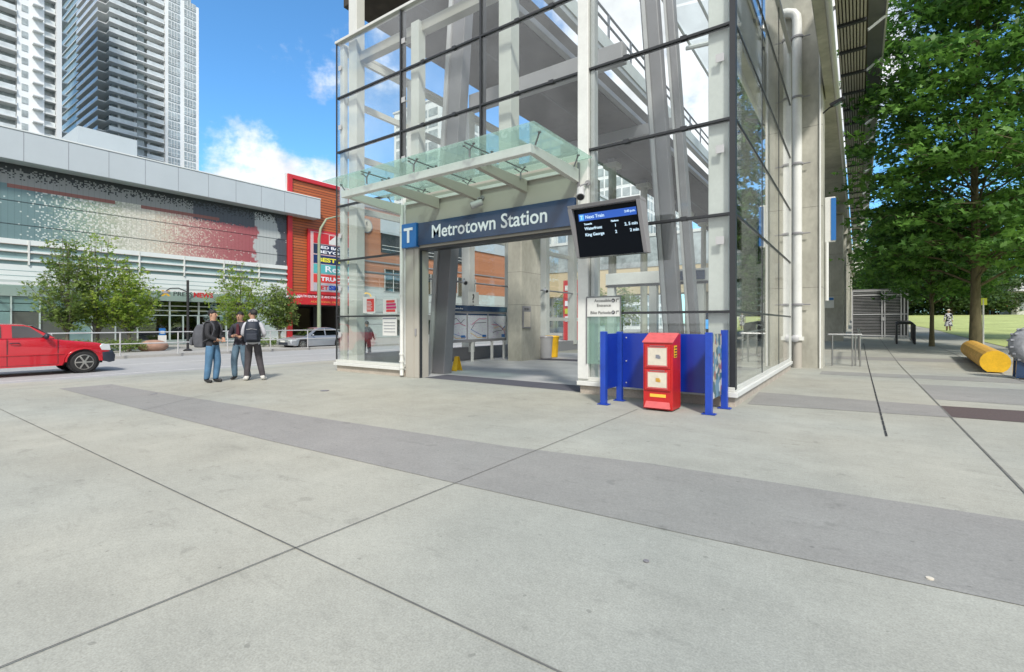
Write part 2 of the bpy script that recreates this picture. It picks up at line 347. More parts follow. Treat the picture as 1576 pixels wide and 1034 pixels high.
def joint(p, q, w=.009, dz=.008, mb=jn, seg=1):
    p, q = Vector((*p, 0)), Vector((*q, 0)); d = (q-p).normalized(); s_ = Vector((-d.y, d.x, 0))*w/2
    for i in range(seg):
        a = p.lerp(q, i/seg); b = p.lerp(q, (i+1)/seg); vs = [a-s_, a+s_, b+s_, b-s_]
        mb.add([(v.x, v.y, zr(v.x, v.y)+dz) for v in vs], [(3, 2, 1, 0)])
joint((-12.5, 1.72), (8, 1.8)); joint((-2.9, -3), (-3.02, 7.9)); joint((1.16, 1.8), (1.17, 60), .02, seg=30)
joint((-9.6, 3.0), (-11.5, 5.4), .008); joint((3.3, 12), (3.4, 60), .02, seg=20)
joint((1.16, 21.3), (6, 21.4), .015); joint((-.9, 19.2), (1.16, 19.3), .012)
jn.build('pavement_joint', M['joint'], fix=False)['kind'] = 'structure'
dr = MB()
for i in range(64):
    y = 7.85 + i*.42; joint((.295-.0007*i, y), (.295-.0007*(i+.9), y+.38), .022, .009, dr)
dr.build('slot_drain', M['drain'], fix=False)['kind'] = 'structure'
strip('doorway_threshold', [(-9.38, 9.22), (-4.72, 9.22), (-4.72, 10.1), (-9.38, 10.1)], M['floord'], .008)
strip('station_floor', [(-12.8, 9.2), (-1.85, 9.2), (-1.85, 20.9), (-12.8, 20.9)], M['floor'], .004)
strip('station_floor_band', [(-11, 16.2), (-2, 17.0), (-2, 17.9), (-11, 17.1)], M['floord'], .008)
# small round covers and stains on the plaza
for k, (x, y, r_) in enumerate(((-1.05, 2.89, .017), (-11.7, 3.9, .06), (.33, 3.62, .019), (-9.3, 6.2, .09))):
    o = MB().lathe([(r_, 0), (r_, .006), (r_*.6, .007)], (x, y, .004), n=14).build('metal_cover', M['steelgrey'] if k != 2 else M['paper'])
    tag(o, ('small dark round cap set in the pale concrete below the grey band', 'small dark cover in the far left end of the grey paving band',
            'tiny pale round spot on the grey paving band at right', 'flat dark cover in the plaza between the three talking people and the station')[k], 'cover')

# ------------------------------------------------------------------ station entrance hall
YF, XR, XL, YB = 9.1, -1.75, -13.0, 17.6
FX = [-13.0, -10.15, -7.36, -4.6, -1.75]; ZZ = [.34, 1.65, 3.35, 5.0, 6.65, 8.3, 9.95]
st = thing('station_entrance_hall', 'tall glass and white steel station entrance hall with green glass canopy', 'station', (-7.4, 9.1, 0))
def pane(mb, name='glass_pane', m='glass'): return mb.build(name, M[m], st)
for i in range(4):
    for j in range(6):
        if i in (1, 2) and j < 3: continue
        x0, x1 = FX[i]+.02, FX[i+1]-.02
        if i == 0 and j < 3: x1 = -10.2
        pane(B(x0, x1, YF, YF+.018, ZZ[j]+.012, ZZ[j+1]-.012))
SY = [9.1, 12.1, 14.9, 17.55]
for i in range(3):
    for j in range(6): pane(B(XR-.018, XR, SY[i]+.02, SY[i+1]-.02, ZZ[j]+.012, ZZ[j+1]-.012))
LY = [9.1, 12, 14.9, 17.8, 20.7, 23.6, 26.5]
for i in range(6):
    for j, (a, b) in enumerate(((.55, 3.35), (3.35, 6.65), (6.65, 9.9))):
        pane(B(XL, XL+.018, LY[i]+.02, LY[i+1]-.02, a+.012, b-.012), m='glass2')
# dark joints and cover bars
for z in ZZ[1:-1]:
    for a, b in ((XL, -10.17), (-10.13, -4.62), (-4.58, XR)):
        if b > -10.13 and a > -11 and z < 4.9 and b < -4.6: continue
        mb = MB(); mb.box(a, b, YF-.03, YF-.002, z-.021, z+.021); mb.box(a, b, YF+.02, YF+.08, z-.024, z+.014)
        mb.build('transom', [M['dark']], st)
    MB().box(XR+.002, XR+.022, YF+.05, YB, z-.02, z+.02).build('transom', M['dark'], st)
for x, z0 in ((XL, .34), (-10.15, 5.0), (-7.36, 5.0), (-4.6, .34)):
    mb = MB().box(x-.022, x+.022, YF-.033, YF-.004, z0, 9.95)
    if x > -13: mb.box(x-.05, x-.03, YF+.02, YF+.14, z0, 9.95); mb.box(x+.03, x+.05, YF+.02, YF+.14, z0, 9.95)
    mb.build('glass_joint', M['dark'], st)
MB().box(XR-.07, XR+.03, YF-.035, YF+.09, .3, 9.95).build('corner_mullion', M['dark'], st)
for y in SY[1:3]: MB().box(XR+.001, XR+.012, y-.012, y+.012, .34, 9.95).build('glass_joint', M['dark'], st)
MB().box(XR-.05, XR+.03, YB-.02, YB+.07, .1, 10.1).build('end_mullion', M['white'], st)
# white steel posts
def post(x0, x1, y0, y1, z0, z1, m='white', nm='post'): return B(x0, x1, y0, y1, z0, z1).build(nm, M[m], st, bevel=.012)
post(-12.66, -12.28, 9.26, 9.56, .3, 11.5); post(-12.95, -12.75, 9.16, 9.3, .3, 9.9, 'whitew')
post(-10.13, -9.94, 9.13, 9.42, .3, 4.95, 'whitew'); post(-9.92, -9.62, 9.24, 9.5, 5.0, 9.6)
post(-7.02, -6.66, 9.35, 9.7, 5.0, 11.5); post(-4.74, -4.5, 9.03, 9.3, .3, 9.9, 'whitew'); post(-4.49, -4.40, 9.12, 9.3, .3, 9.9, 'steellt')
post(-2.2, -1.86, 9.2, 9.5, .3, 9.9, 'whitew'); post(-2.05, -1.83, 9.52, 9.75, .3, 9.9)
for y in (12.1, 14.9): post(-2.15, -1.85, y-.12, y+.12, .2, 9.9)
for y in LY[1:]: post(-12.9, -12.5, y-.17, y+.17, .3, 9.9, 'whitew' if y < 16 else 'white')
for z in (1.65, 5.0, 6.65, 8.3, 9.78):
    for k in range(6): B(-12.96, -12.84, LY[k]+.18, LY[k+1]-.18, z-.09, z+.09).build('wall_rail', M['white'], st)
for k in range(6): MB().tube([(-12.6, LY[k]+.18, 3.05), (-12.6, LY[k+1]-.18, 3.05)], .035).build('wall_rail', M['steelmid'], st)
B(-12.26, -2.22, 9.36, 9.6, 9.35, 9.62).build('top_beam', M['cream'], st, bevel=.01)
mb = MB().box(XL-.05, XR+.05, YF-.06, YF+.12, 9.96, 10.04); mb.box(XR-.08, XR+.05, YF+.13, YB+.05, 9.96, 10.12); mb.box(XL-.05, XL+.1, YF+.13, 26.5, 9.96, 10.04)
mb.build('coping', M['white'], st, bevel=.01)
for x, zs in ((-12.86, (1.1, 2.5, 4.1, 5.8, 7.4, 9.2)), (-10.06, (5.9, 7.5, 9.1)), (-4.68, (5.8, 7.5, 9.0)), (-1.98, (2.9, 4.5, 6.1, 8.2))):
    for z in zs:
        mb = MB().box(x-.07, x+.07, YF-.012, YF-.001, z-.07, z+.07); mb.box(x-.02, x+.02, YF+.02, YF+.12, z-.02, z+.02); mb.build('glass_fitting', M['steellt'], st)
for z in (3.35, 5.0, 6.65, 8.3):
    for x in (-9.3, -8.2, -6.3, -5.4, -3.7, -2.6):
        if z < 4 and x < -4.6: continue
        MB().box(x-.06, x+.06, YF-.045, YF-.031, z-.036, z+.036).build('transom_clip', M['dark'], st)
# base: sill and plinth
for nm_, mm_, bv_, z0_, z1_, (l0, l1, r0, r1, yf) in (('sill_frame', 'white', .006, .26, .34, (XL-.02, -9.97, -4.74, XR+.02, YF-.04)), ('sill', 'whitew', .008, .17, .257, (XL-.06, -9.99, -4.75, XR+.07, YF-.09)),
                                         ('plinth', 'plinth', 0, -.06, .168, (XL+.02, -9.99, -4.7, XR+.02, YF-.02))):
    B(l0, l1, yf, YF+.2, z0_, z1_).build(nm_, M[mm_], st, bevel=bv_)
    B(r0, r1, yf, YF+.199, z0_, z1_).build(nm_, M[mm_], st, bevel=bv_)
    B(XR-.2, r1, YF+.2, YB, z0_, z1_).build(nm_, M[mm_], st, bevel=bv_)
B(-12.85, -12.55, 9.4, 26.5, -.25, .5).build('inner_plinth', M['steelmid'], st)
# portal
mb = MB(); mb.box(-9.93, -9.44, 9.06, 9.44, 0, 3.42); mb.box(-9.62, -9.60, 9.04, 9.06, 0, 3.4)
mb.build('door_jamb', M['cream'], st, bevel=.008)
B(-9.438, -9.41, 9.1, 9.17, 0, 3.36).build('door_track', M['dark'], st)
mb = MB(); mb.box(-9.438, -4.745, 9.1, 9.4, 3.36, 3.41)
mb.build('door_head_track', M['dark'], st)
B(-9.93, -4.745, 9.07, 9.3, 3.42, 4.96).build('lintel_panel', M['cream'], st, bevel=.005)
mb = MB(); mb.box(-9.55, -9.5, 9.03, 9.057, 1.12, 1.3)
mb.build('door_switch', M['steelmid'], st)
mb = MB().tube([(-9.99, 8.98, .05), (-9.99, 8.98, 4.6)], .052, 12)
for z in (.25, .42, .62, 2.2, 3.9): mb.lathe([(.06, -.02), (.072, -.02), (.072, .02), (.06, .02)], (-9.99, 8.98, z), n=12)
mb.build('downpipe', M['whitew'], st, smooth=True)
# canopy
can = MB(); can.box(-10.07, -4.68, 7.16, 7.30, 4.44, 4.60)
can = can.build('canopy', M['whitew'], st, bevel=.01)
for k, x in enumerate((-10.02, -8.7, -7.36, -6.03, -4.74)):
    mb = MB(); a, b = (.22, .16) if k in (0, 4) else (.22, .13)
    vs = []
    for y, hh in ((7.305, .15), (9.02, .28)):
        for dx, dz in ((-.055, -hh/2), (.055, -hh/2), (.055, hh/2), (-.055, hh/2)): vs.append((x+dx, y, 4.53+dz-(.0 if y < 8 else .05)))
    mb.add(vs, [(0,1,2,3),(7,6,5,4),(0,4,5,1),(1,5,6,2),(2,6,7,3),(3,7,4,0)])
    mb.build('canopy_arm', M['cream'] if 0 < k < 4 else M['white'], can, bevel=.008)
B(-9.9, -4.76, 9.0, 9.065, 4.60, 4.67).build('canopy_ledge', M['whitew'], can)
gx = [-10.38, -9.35, -8.03, -6.7, -4.4]
gx = [-10.38, -8.95, -7.45, -5.95, -4.4]
for k in range(4): B(gx[k]+.008, gx[k+1]-.008, 6.85, 9.03, 4.80, 4.82).build('canopy_glass', M['cglass'], can)
for x in gx[1:4]:
    mb = MB(); mb.bar((x, 6.86, 4.795), (x, 9.0, 4.795), .022, .02)
    for y in (7.0, 7.55, 8.7):
        mb.tube([(x-.12, y, 4.79), (x, y+.02, 4.7), (x+.12, y, 4.79)], .014, 6); mb.tube([(x, y+.02, 4.71), (x, y+.02, 4.56)], .018, 6)
        for s_ in (-.12, .12): mb.lathe([(.03, 0), (.03, .018)], (x+s_, y, 4.782), n=8)
    mb.build('glass_clamp', M['steelgrey'], can)
for x in (-10.2, -4.55):
    for y in (7.25, 8.7):
        mb = MB(); mb.tube([(x, y, 4.79), (x + (.12 if x < -8 else -.12), y+.05, 4.6)], .016, 6); mb.lathe([(.032, 0), (.032, .018)], (x, y, 4.782), n=8)
        mb.build('glass_clamp', M['steelgrey'], can)
mb = MB().bar((-4.7, 9.0, 4.75), (-4.7, 9.0, 4.15), .04, .04); mb.build('canopy_bracket', M['steelgrey'], can)

# station name sign, hung on the lintel
sg = thing('station_name_sign', 'long dark blue illuminated sign reading Metrotown Station above the entrance', 'sign', (-7.3, 8.98, 3.45))
B(-9.38, -4.78, 8.97, 9.067, 3.47, 4.05).build('sign_box', M['blue'], sg, bevel=.006)
B(-9.93, -9.385, 8.92, 9.055, 3.44, 4.07).build('symbol_panel', M['bluel'], sg, bevel=.01)
text('Metrotown Station', 'lettering', M['lettering'], sg, (-8.88, 8.966, 3.62), .46, .003, fit=3.42, bold=.006)
mb = MB(); mb.box(-9.83, -9.5, 8.905, 8.918, 3.88, 3.95); mb.box(-9.705, -9.625, 8.905, 8.918, 3.56, 3.88)
mb.build('letter_symbol', M['lettering'], sg)
# cctv cameras
def cctv(loc, dirx, label, arm=None):
    t = thing('security_camera', label, 'camera', loc, 'security cameras at the entrance')
    x, y, z = loc; d = Vector(dirx).normalized(); c_ = Vector(loc)
    mb = MB().lathe([(.05, -.17), (.075, -.15), (.08, .02), (.09, .08), (.085, .12)], c_, d, 14); mb.build('housing', M['steellt'], t, smooth=True)
    MB().lathe([(.068, .121), (.068, .128)], c_, d, 14).build('lens', M['dark'], t)
    mb = MB(); a = Vector(arm) if arm else c_ + Vector((.1, .2, .02)); mb.tube([c_ - d*.05 + Vector((0, 0, .07)), c_ - d*.05+Vector((0, 0, .13)), a], .016, 8); mb.lathe([(.06, 0), (.06, .03)], a, (0, 1, 0), 10)
    mb.build('bracket', M['steelmid'], t)
cctv((-7.32, 8.86, 4.24), (-.8, -.5, -.3), 'grey round security camera fixed to the panel over the name sign', (-7.28, 9.03, 4.42))
cctv((-4.5, 8.7, 4.02), (.3, -.6, -.75), 'small dark camera tilted down beside the right end of the canopy', (-4.5, 9.0, 4.3))
cctv((-12.2, 14.1, 3.0), (.75, -.4, -.3), 'grey bullet camera inside above the question mark sign', (-12.5, 14.4, 3.1))
cctv((-12.2, 20.0, 3.0), (.75, -.4, -.3), 'grey bullet camera inside to the right of the concrete pillar', (-12.5, 20.4, 3.1))
# departure screen
ds = thing('departure_screen', 'grey hooded train departure screen tilted down beside the entrance', 'screen', (-3.75, 8.9, 2.7))
X0, X1 = -4.46, -3.05
def tl(x, t, z): return (x, 8.20 + (3.58-z)/.88*.24 + t, z)      # on the tilted front plane, t behind it
mb = MB()
for a, b, f0, f1 in ((X0, X0+.075, -.11, .2), (X1-.075, X1, -.11, .2)):
    vs = [tl(a, f0, 3.58), tl(b, f0, 3.58), tl(b, .02, 2.71), tl(a, .02, 2.71), tl(a, f1, 3.58), tl(b, f1, 3.58), tl(b, f1, 2.71), tl(a, f1, 2.71)]
    mb.add(vs, [(0,1,2,3),(7,6,5,4),(0,4,5,1),(1,5,6,2),(2,6,7,3),(3,7,4,0)])
vs = [tl(X0, -.11, 3.64), tl(X1, -.11, 3.64), tl(X1, -.09, 3.582), tl(X0, -.09, 3.582), tl(X0, .2, 3.64), tl(X1, .2, 3.64), tl(X1, .2, 3.582), tl(X0, .2, 3.582)]
mb.add(vs, [(0,1,2,3),(7,6,5,4),(0,4,5,1),(1,5,6,2),(2,6,7,3),(3,7,4,0)])
mb.build('hood', M['steelmid'], ds, bevel=.006)
vs = [tl(X0+.08, 0, 3.575), tl(X1-.08, 0, 3.575), tl(X1-.08, 0, 2.71), tl(X0+.08, 0, 2.71), tl(X0+.08, .19, 3.575), tl(X1-.08, .19, 3.575), tl(X1-.08, .19, 2.71), tl(X0+.08, .19, 2.71)]
MB().add(vs, [(0,1,2,3),(7,6,5,4),(0,4,5,1),(1,5,6,2),(2,6,7,3),(3,7,4,0)]).build('display', M['screen'], ds)
M['scrblue'] = mat('screen_blue', (.01, .03, .12), .3, emit=(.02, .09, .42), es=.7)
M['scrlb'] = mat('screen_light_blue', (.02, .1, .3), .3, emit=(.1, .42, .85), es=.7)
M['scrtx'] = mat('screen_text', (.3, .4, .5), .3, emit=(.6, .8, .95), es=.45)
def tq(xa, xb, za, zb, t, m, nm): 
    MB().add([tl(xa, t, za), tl(xb, t, za), tl(xb, t, zb), tl(xa, t, zb)], [(0, 1, 2, 3)]).build(nm, m, ds)
tq(X0+.16, X1-.12, 3.36, 3.49, -.004, M['scrblue'], 'title_bar'); tq(X0+.18, X0+.27, 3.375, 3.475, -.007, M['scrlb'], 'symbol')
upv = (0, -.24/.88, 1)
for s_, x, z, sz in (('T', X0+.195, 3.39, .1), ('Next Train', X0+.30, 3.395, .085), ('2:40 p.m.', X1-.34, 3.415, .055), ('Towards', X0+.26, 3.285, .045), ('Waterfront', X0+.26, 3.195, .075), ('King George', X0+.26, 3.085, .075),
                   ('Platform', X0+.80, 3.285, .042), ('1', X0+.86, 3.195, .075), ('2', X0+.86, 3.085, .075), ('2, 5 min', X1-.36, 3.195, .075), ('2 min', X1-.27, 3.085, .075)):
    text(s_, 'screen_text', M['scrtx'], ds, tl(x, -.012, z), sz, .001, up=upv, bold=.002)
mb = MB(); mb.box(X0+.2, X0+.35, 8.5, 9.02, 3.5, 3.6); mb.box(X0+.12, X0+.42, 8.42, 8.52, 3.2, 3.58); mb.build('wall_bracket', M['steelmid'], ds)

# direction panel and posters stuck to the glass
dp = thing('direction_panel', 'white framed direction panel on the glass reading Accessible Entrance and Bike Parkade', 'sign', (-4.2, 9.03, .88))
B(-4.53, -3.79, 9.03, 9.062, .62, 1.99).build('panel_glass', M['cglass'], dp)
B(-4.51, -3.81, 9.012, 9.028, 1.58, 1.96).build('text_panel', M['whitew'], dp)
mb = MB(); mb.box(-4.53, -3.79, 9.005, 9.024, 1.965, 1.985); mb.box(-3.80, -3.785, 9.005, 9.024, .62, 1.96); mb.box(-4.535, -4.52, 9.005, 9.024, .62, 1.96); mb.build('frame', M['steelgrey'], dp)
for s_, z in (('Accessible', 1.87), ('Entrance', 1.775), ('Bike Parkade', 1.63)):
    text(s_, 'lettering', M['black'], dp, (-3.99, 9.008, z), .085, .001, align='RIGHT')
for s_, z in (('A', 1.885), ('P', 1.65)):
    MB().lathe([(.037, 0), (.037, .004)], (-3.94, 9.008, z+.01), (0, -1, 0), 16).build('symbol_disc', M['black'], dp)
    text(s_, 'lettering', M['lettering'], dp, (-3.94, 9.0, z-.014), .06, .001, align='CENTER')
    mb = MB(); mb.bar((-3.875, 9.006, z-.02), (-3.875, 9.006, z+.035), .009, .004, side=(1, 0, 0)); mb.bar((-3.88, 9.006, z+.035), (-3.84, 9.006, z+.035), .004, .009, side=(0, 1, 0))
    mb.add([(-3.845, 9.005, z+.052), (-3.82, 9.005, z+.035), (-3.845, 9.005, z+.018)], [(0, 1, 2)]); mb.build('arrow', M['black'], dp)
def poster(nm, label, x0, x1, z0, z1, cat='poster'):
    t = thing(nm, label, cat, ((x0+x1)/2, 9.09, z0)); B(x0, x1, 9.078, 9.094, z0, z1).build('sheet', M['whitew'], t); return t
M['pred'] = mat('poster_red', (.62, .05, .04), .6); M['pmag'] = mat('poster_magenta', (.5, .02, .12), .6); M['grey'] = mat('mid_grey', (.2, .21, .24), .6)
t = poster('poster', 'red and white poster on the glass left of the doorway', -11.74, -11.2, 1.74, 2.2)
B(-11.56, -11.25, 9.07, 9.077, 1.78, 2.14).build('printed_block', M['pred'], t)
mb = MB(); [mb.box(-11.54, -11.54+random.uniform(.15, .27), 9.064, 9.069, 1.82+k*.04, 1.835+k*.04) for k in range(7)]; mb.build('text_lines', M['whitew'], t)
t = poster('poster', 'white poster with magenta stripes beside the white frame post', -10.86, -10.28, 1.71, 2.12)
for k, (mm, w) in enumerate((('pred', .36), ('pmag', .40), ('pmag', .38), ('pred', .34))): B(-10.72, -10.72+w, 9.07, 9.077, 1.76+k*.085, 1.825+k*.085).build('stripe', M[mm], t)
t = poster('notice', 'white printed notice with ruled lines under the magenta poster', -10.88, -10.3, 1.1, 1.62, 'notice')
mb = MB(); mb.box(-10.86, -10.32, 9.07, 9.077, 1.56, 1.6)
for k in range(4): mb.box(-10.82, -10.36, 9.07, 9.077, 1.2+k*.085, 1.215+k*.085)
mb.build('text_lines', M['grey'], t)

# blue fence enclosure and newspaper box
en = thing('blue_screen_fence', 'cobalt blue metal screen of panels and square posts behind the red newspaper box', 'screen fence', (-2.8, 8.5, 0))
for x, y, h in ((-3.69, 8.03, 1.30), (-3.63, 8.60, 1.29), (-1.93, 8.12, 1.30), (-1.85, 8.84, 1.33)):
    mb = MB().box(x-.05, x+.05, y-.05, y+.05, .012, h); mb.box(x-.105, x+.105, y-.075, y+.075, .004, .016)
    for sx in (-.08, .08): mb.lathe([(.012, 0), (.012, .014)], (x+sx, y, .016), n=6)
    mb.build('post', M['bluefence'], en, bevel=.006)
B(-3.675, -3.655, 8.085, 8.545, .27, 1.26).build('side_panel', M['bluefence2'], en, bevel=.004)
mb = MB().box(-3.575, -1.96, 8.60, 8.625, .26, 1.26)
mb.build('back_panel', M['bluefence2'], en, bevel=.004)
mb = MB()
for z in (.35, .75, 1.18):
    for x in (-3.5, -2.05): mb.lathe([(.013, 0), (.013, .012)], (x, 8.60, z), (0, -1, 0), 6)
mb.build('bolt', M['steellt'], en)
mpr = bpy.data.materials.new('printed_collage'); mpr.use_nodes = True; nt = mpr.node_tree
vo = nt.nodes.new('ShaderNodeTexVoronoi'); vo.inputs['Scale'].default_value = 9; g_ = nt.nodes.new('ShaderNodeNewGeometry'); nt.links.new(g_.outputs['Position'], vo.inputs['Vector'])
ra = nt.nodes.new('ShaderNodeValToRGB'); nt.links.new(vo.outputs['Color'], ra.inputs[0]); ra.color_ramp.interpolation = 'CONSTANT'
for p_, c_ in ((.0, (.06, .12, .13)), (.35, (.4, .38, .3)), (.5, (.25, .12, .1)), (.62, (.12, .22, .3)), (.8, (.5, .5, .48))):
    e_ = ra.color_ramp.elements.new(p_) if p_ else ra.color_ramp.elements[0]; e_.color = (*c_, 1)
nt.links.new(ra.outputs[0], nt.nodes['Principled BSDF'].inputs['Base Color'])
B(-1.915, -1.885, 8.19, 8.78, .24, 1.27).build('printed_panel', mpr, en, label='side panel covered in printed pictures')

nb = thing('newspaper_box', 'red newspaper box with two windowed doors standing on the pavement', 'newspaper box', (-2.7, 8.2, 0))
nx0, nx1, ny0, ny1 = -2.95, -2.46, 7.98, 8.42
mb = MB().ext([(ny0, .02), (ny1, .02), (ny1, 1.27), (ny1-.14, 1.27), (ny0, 1.14)], 'yz', nx0, nx1); mb.build('cabinet', M['redbox'], nb, bevel=.008)
mb = MB().add([(nx0-.012, ny0-.02, 1.142), (nx1+.012, ny0-.02, 1.142), (nx1+.012, ny1-.13, 1.285), (nx0-.012, ny1-.13, 1.285), (nx0-.012, ny0-.02, 1.122), (nx1+.012, ny0-.02, 1.122), (nx1+.012, ny1-.13, 1.271), (nx0-.012, ny1-.13, 1.271)],
         [(0,1,2,3),(7,6,5,4),(0,4,5,1),(1,5,6,2),(2,6,7,3),(3,7,4,0)]); mb.build('lid', M['redbox2'], nb, bevel=.004)
for k, (z0, z1) in enumerate(((.70, 1.09), (.335, .685))):
    d_ = B(nx0+.03, nx1-.03, ny0-.022, ny0-.002, z0, z1).build('door', M['redbox'], nb, bevel=.006)
    mb = MB(); x0, x1, a, b = nx0+.085, nx1-.085, z0+.05, z1-.045
    mb.box(x0-.012, x1+.012, ny0-.032, ny0-.023, b, b+.014); mb.box(x0-.012, x1+.012, ny0-.032, ny0-.023, a-.02, a); mb.box(x0-.012, x0, ny0-.032, ny0-.023, a, b); mb.box(x1, x1+.012, ny0-.032, ny0-.023, a, b)
    mb.build('window_frame', M['redbox2'], d_)
    B(x0+.003, x1-.003, ny0-.027, ny0-.0235, a+.003, b-.003).build('newspaper_sheet', M['paper'], d_)
    mb = MB(); mb.box(-2.73, -2.665, ny0-.03, ny0-.0275, (a+b)/2-.03, (a+b)/2+.03); mb.box(-2.70, -2.65, ny0-.031, ny0-.0285, (a+b)/2-.035, (a+b)/2+.01)
    mb.build('printed_mark', M['grey'] if k == 0 else M['yellowo'], d_)
    MB().tube([(nx0+.12, ny0-.03, z1-.02), (nx1-.12, ny0-.03, z1-.02)], .006, 6).build('handle', M['inox'], d_)
B(-2.835, -2.57, ny0-.006, ny0-.001, .225, .275).build('yellow_label', mat('label_yellow', (.85, .5, .06), .5), nb)
MB().add([(nx0+.03, ny0-.055, .05), (nx1-.03, ny0-.055, .05), (nx1-.05, ny0-.003, .15), (nx0+.05, ny0-.003, .15), (nx0+.03, ny0-.003, .05), (nx1-.03, ny0-.003, .05)], [(0,1,2,3), (0,4,5,1), (0,3,4), (1,5,2)]).build('kick_plate', M['redbox2'], nb)
B(nx1+.001, nx1+.005, 8.05, 8.2, .88, 1.08).build('side_sticker', M['yellow'], nb)
mb = MB(); [mb.box(nx1+.006, nx1+.009, 8.065, 8.185, .90+k*.045, .915+k*.045) for k in range(4)]; mb.build('sticker_print', M['black'], nb)

# ------------------------------------------------------------------ inside the hall
def leancol(label, x0, y, xt, w, d, zt=11.45, x2=None):
    t = thing('leaning_steel_column', label, 'column', (x0, y, 0), 'leaning steel columns under the guideway')
    mb = MB(); mb.bar((x0, y, 0), (xt, y, zt), w, d, side=(1, 0, 0)); mb.build('box_section', M['steelgrey'], t, bevel=.02)
    mb = MB(); mb.bar((x0-w*.66, y-.06, 0), (xt-w*.66, y-.06, zt), w*.3, d*.9, side=(1, 0, 0)); mb.build('flange', M['steellt'], t)
    mb = MB()
    mb.tube([(x0-w*.95, y-.04, 0), (xt-w*.95, y-.04, zt)], .11*w+.004, 10)
    for k in range(8):
        f = .06+k*.13; c_ = Vector((x0-w*.95+(xt-x0)*f, y-.04, zt*f)); mb.lathe([(.13*w, -.03), (.16*w, -.03), (.16*w, .03), (.13*w, .03)], c_, (xt-x0, 0, zt), 10)
    mb.build('drainpipe', M['steelmid'], t, smooth=True)
    return t
leancol('dark grey leaning steel column with a drainpipe just inside the doorway', -9.78, 10.3, -8.85, .46, .34)
leancol('grey leaning steel column seen through the glass behind the departure screen', -3.52, 12.0, -4.33, .29, .3)
leancol('grey leaning steel column standing to the right and behind its twin', -3.13, 12.2, -3.94, .17, .3)
def pillar(nm, label, x0, x1, y0, y1, z1, grp=None, m='conc', joints=(), z0=-.1):
    t = thing(nm, label, 'pillar', ((x0+x1)/2, (y0+y1)/2, z0), grp)
    B(x0, x1, y0, y1, z0, z1).build('shaft', M[m], t, bevel=.025)
    for z in joints: B(x0-.001, x1+.001, y0-.001, y1+.001, z-.006, z+.006).build('form_joint', M['joint'], t)
    return t
pillar('concrete_pillar', 'square concrete pillar inside the hall beside the map board', -11.05, -10.42, 15.3, 16.7, 5.6, None, 'conc', (2.15, 3.4))
B(-12.4, -9, 15.4, 16.6, 5.61, 6.0).build('ledge_beam', M['conc'], None)
o = bpy.data.objects['ledge_beam']; tag(o, 'concrete beam resting on the pillar inside the hall', 'beam')
t = thing('notice_case', 'small grey notice case on the side of the inner concrete pillar', 'notice case', (-10.2, 15.4, 1.3))
B(-10.41, -10.36, 15.35, 15.9, 1.25, 2.1).build('case', M['steelmid'], t, bevel=.01); B(-10.358, -10.352, 15.4, 15.85, 1.3, 1.88).build('sheet', M['paper'], t)
text('METRO', 'lettering', M['black'], t, (-10.35, 15.42, 1.95), .1, .001, xdir=(0, 1, 0))
# map board
mp_ = thing('map_board', 'grey framed map board with dark blue header on white legs', 'map board', (-11.8, 14.5, 0))
B(-11.86, -11.76, 12.5, 16.25, 1.88, 2.1).build('header', M['blue'], mp_, bevel=.01)
text('Metrotown Station Area', 'lettering', M['lettering'], mp_, (-11.755, 12.6, 1.95), .09, .002, xdir=(0, 1, 0))
B(-11.86, -11.79, 12.5, 16.25, .74, 1.875).build('frame', M['steelmid'], mp_, bevel=.008)
mmap = bpy.data.materials.new('map_print'); mmap.use_nodes = True; nt = mmap.node_tree
vo = nt.nodes.new('ShaderNodeTexVoronoi'); vo.feature = 'DISTANCE_TO_EDGE'; vo.inputs['Scale'].default_value = 14; g_ = nt.nodes.new('ShaderNodeNewGeometry'); nt.links.new(g_.outputs['Position'], vo.inputs['Vector'])
ra = nt.nodes.new('ShaderNodeValToRGB'); nt.links.new(vo.outputs[0], ra.inputs[0]); ra.color_ramp.elements[0].color = (.55, .45, .62, 1); ra.color_ramp.elements[0].position = .02
ra.color_ramp.elements[1].color = (.62, .68, .68, 1); ra.color_ramp.elements[1].position = .08
nt.links.new(ra.outputs[0], nt.nodes['Principled BSDF'].inputs['Base Color']); nt.nodes['Principled BSDF'].inputs['Roughness'].default_value = .2
for a in (12.56, 13.8, 15.03):
    f_ = B(-11.788, -11.78, a, a+1.16, .84, 1.8).build('map_sheet', mmap, mp_)
    B(-11.778, -11.775, a, a+1.16, 1.74, 1.8).build('map_title', M['blue'], f_)
    rr_ = random.Random(int(a*10))
    for q_, mm_ in enumerate(('bluel', 'pmag', 'yellow', 'black')):
        mb = MB(); yy_, zz_ = a+.1+rr_.random()*.3, .95+rr_.random()*.6
        for _ in range(3):
            y2_, z2_ = min(a+1.1, yy_+.2+rr_.random()*.25), min(1.68, max(.9, zz_+rr_.uniform(-.25, .25))); mb.bar((-11.774-.001*q_, yy_, zz_), (-11.774-.001*q_, y2_, z2_), .002, .018, side=(1, 0, 0)); yy_, zz_ = y2_, z2_
        mb.build('route_line', M[mm_], f_)
    B(-11.778, -11.7755, a+.85, a+1.08, .88, 1.0).build('map_key', M['bluel'], f_)
for y in (12.7, 14.1, 15.3, 16.1): B(-11.86, -11.78, y-.04, y+.04, 0, .735).build('leg', M['whitew'], mp_)
t = thing('information_sign', 'square white question mark sign standing above the map board', 'sign', (-11.8, 14.2, 2.1))
B(-11.83, -11.79, 13.85, 14.45, 2.14, 2.62).build('plate', M['whitew'], t); MB().box(-11.82, -11.80, 14.12, 14.18, 2.101, 2.138).build('stem', M['steelmid'], t)
text('?', 'symbol', M['black'], t, (-11.785, 14.04, 2.22), .45, .002, xdir=(0, 1, 0), bold=.008)
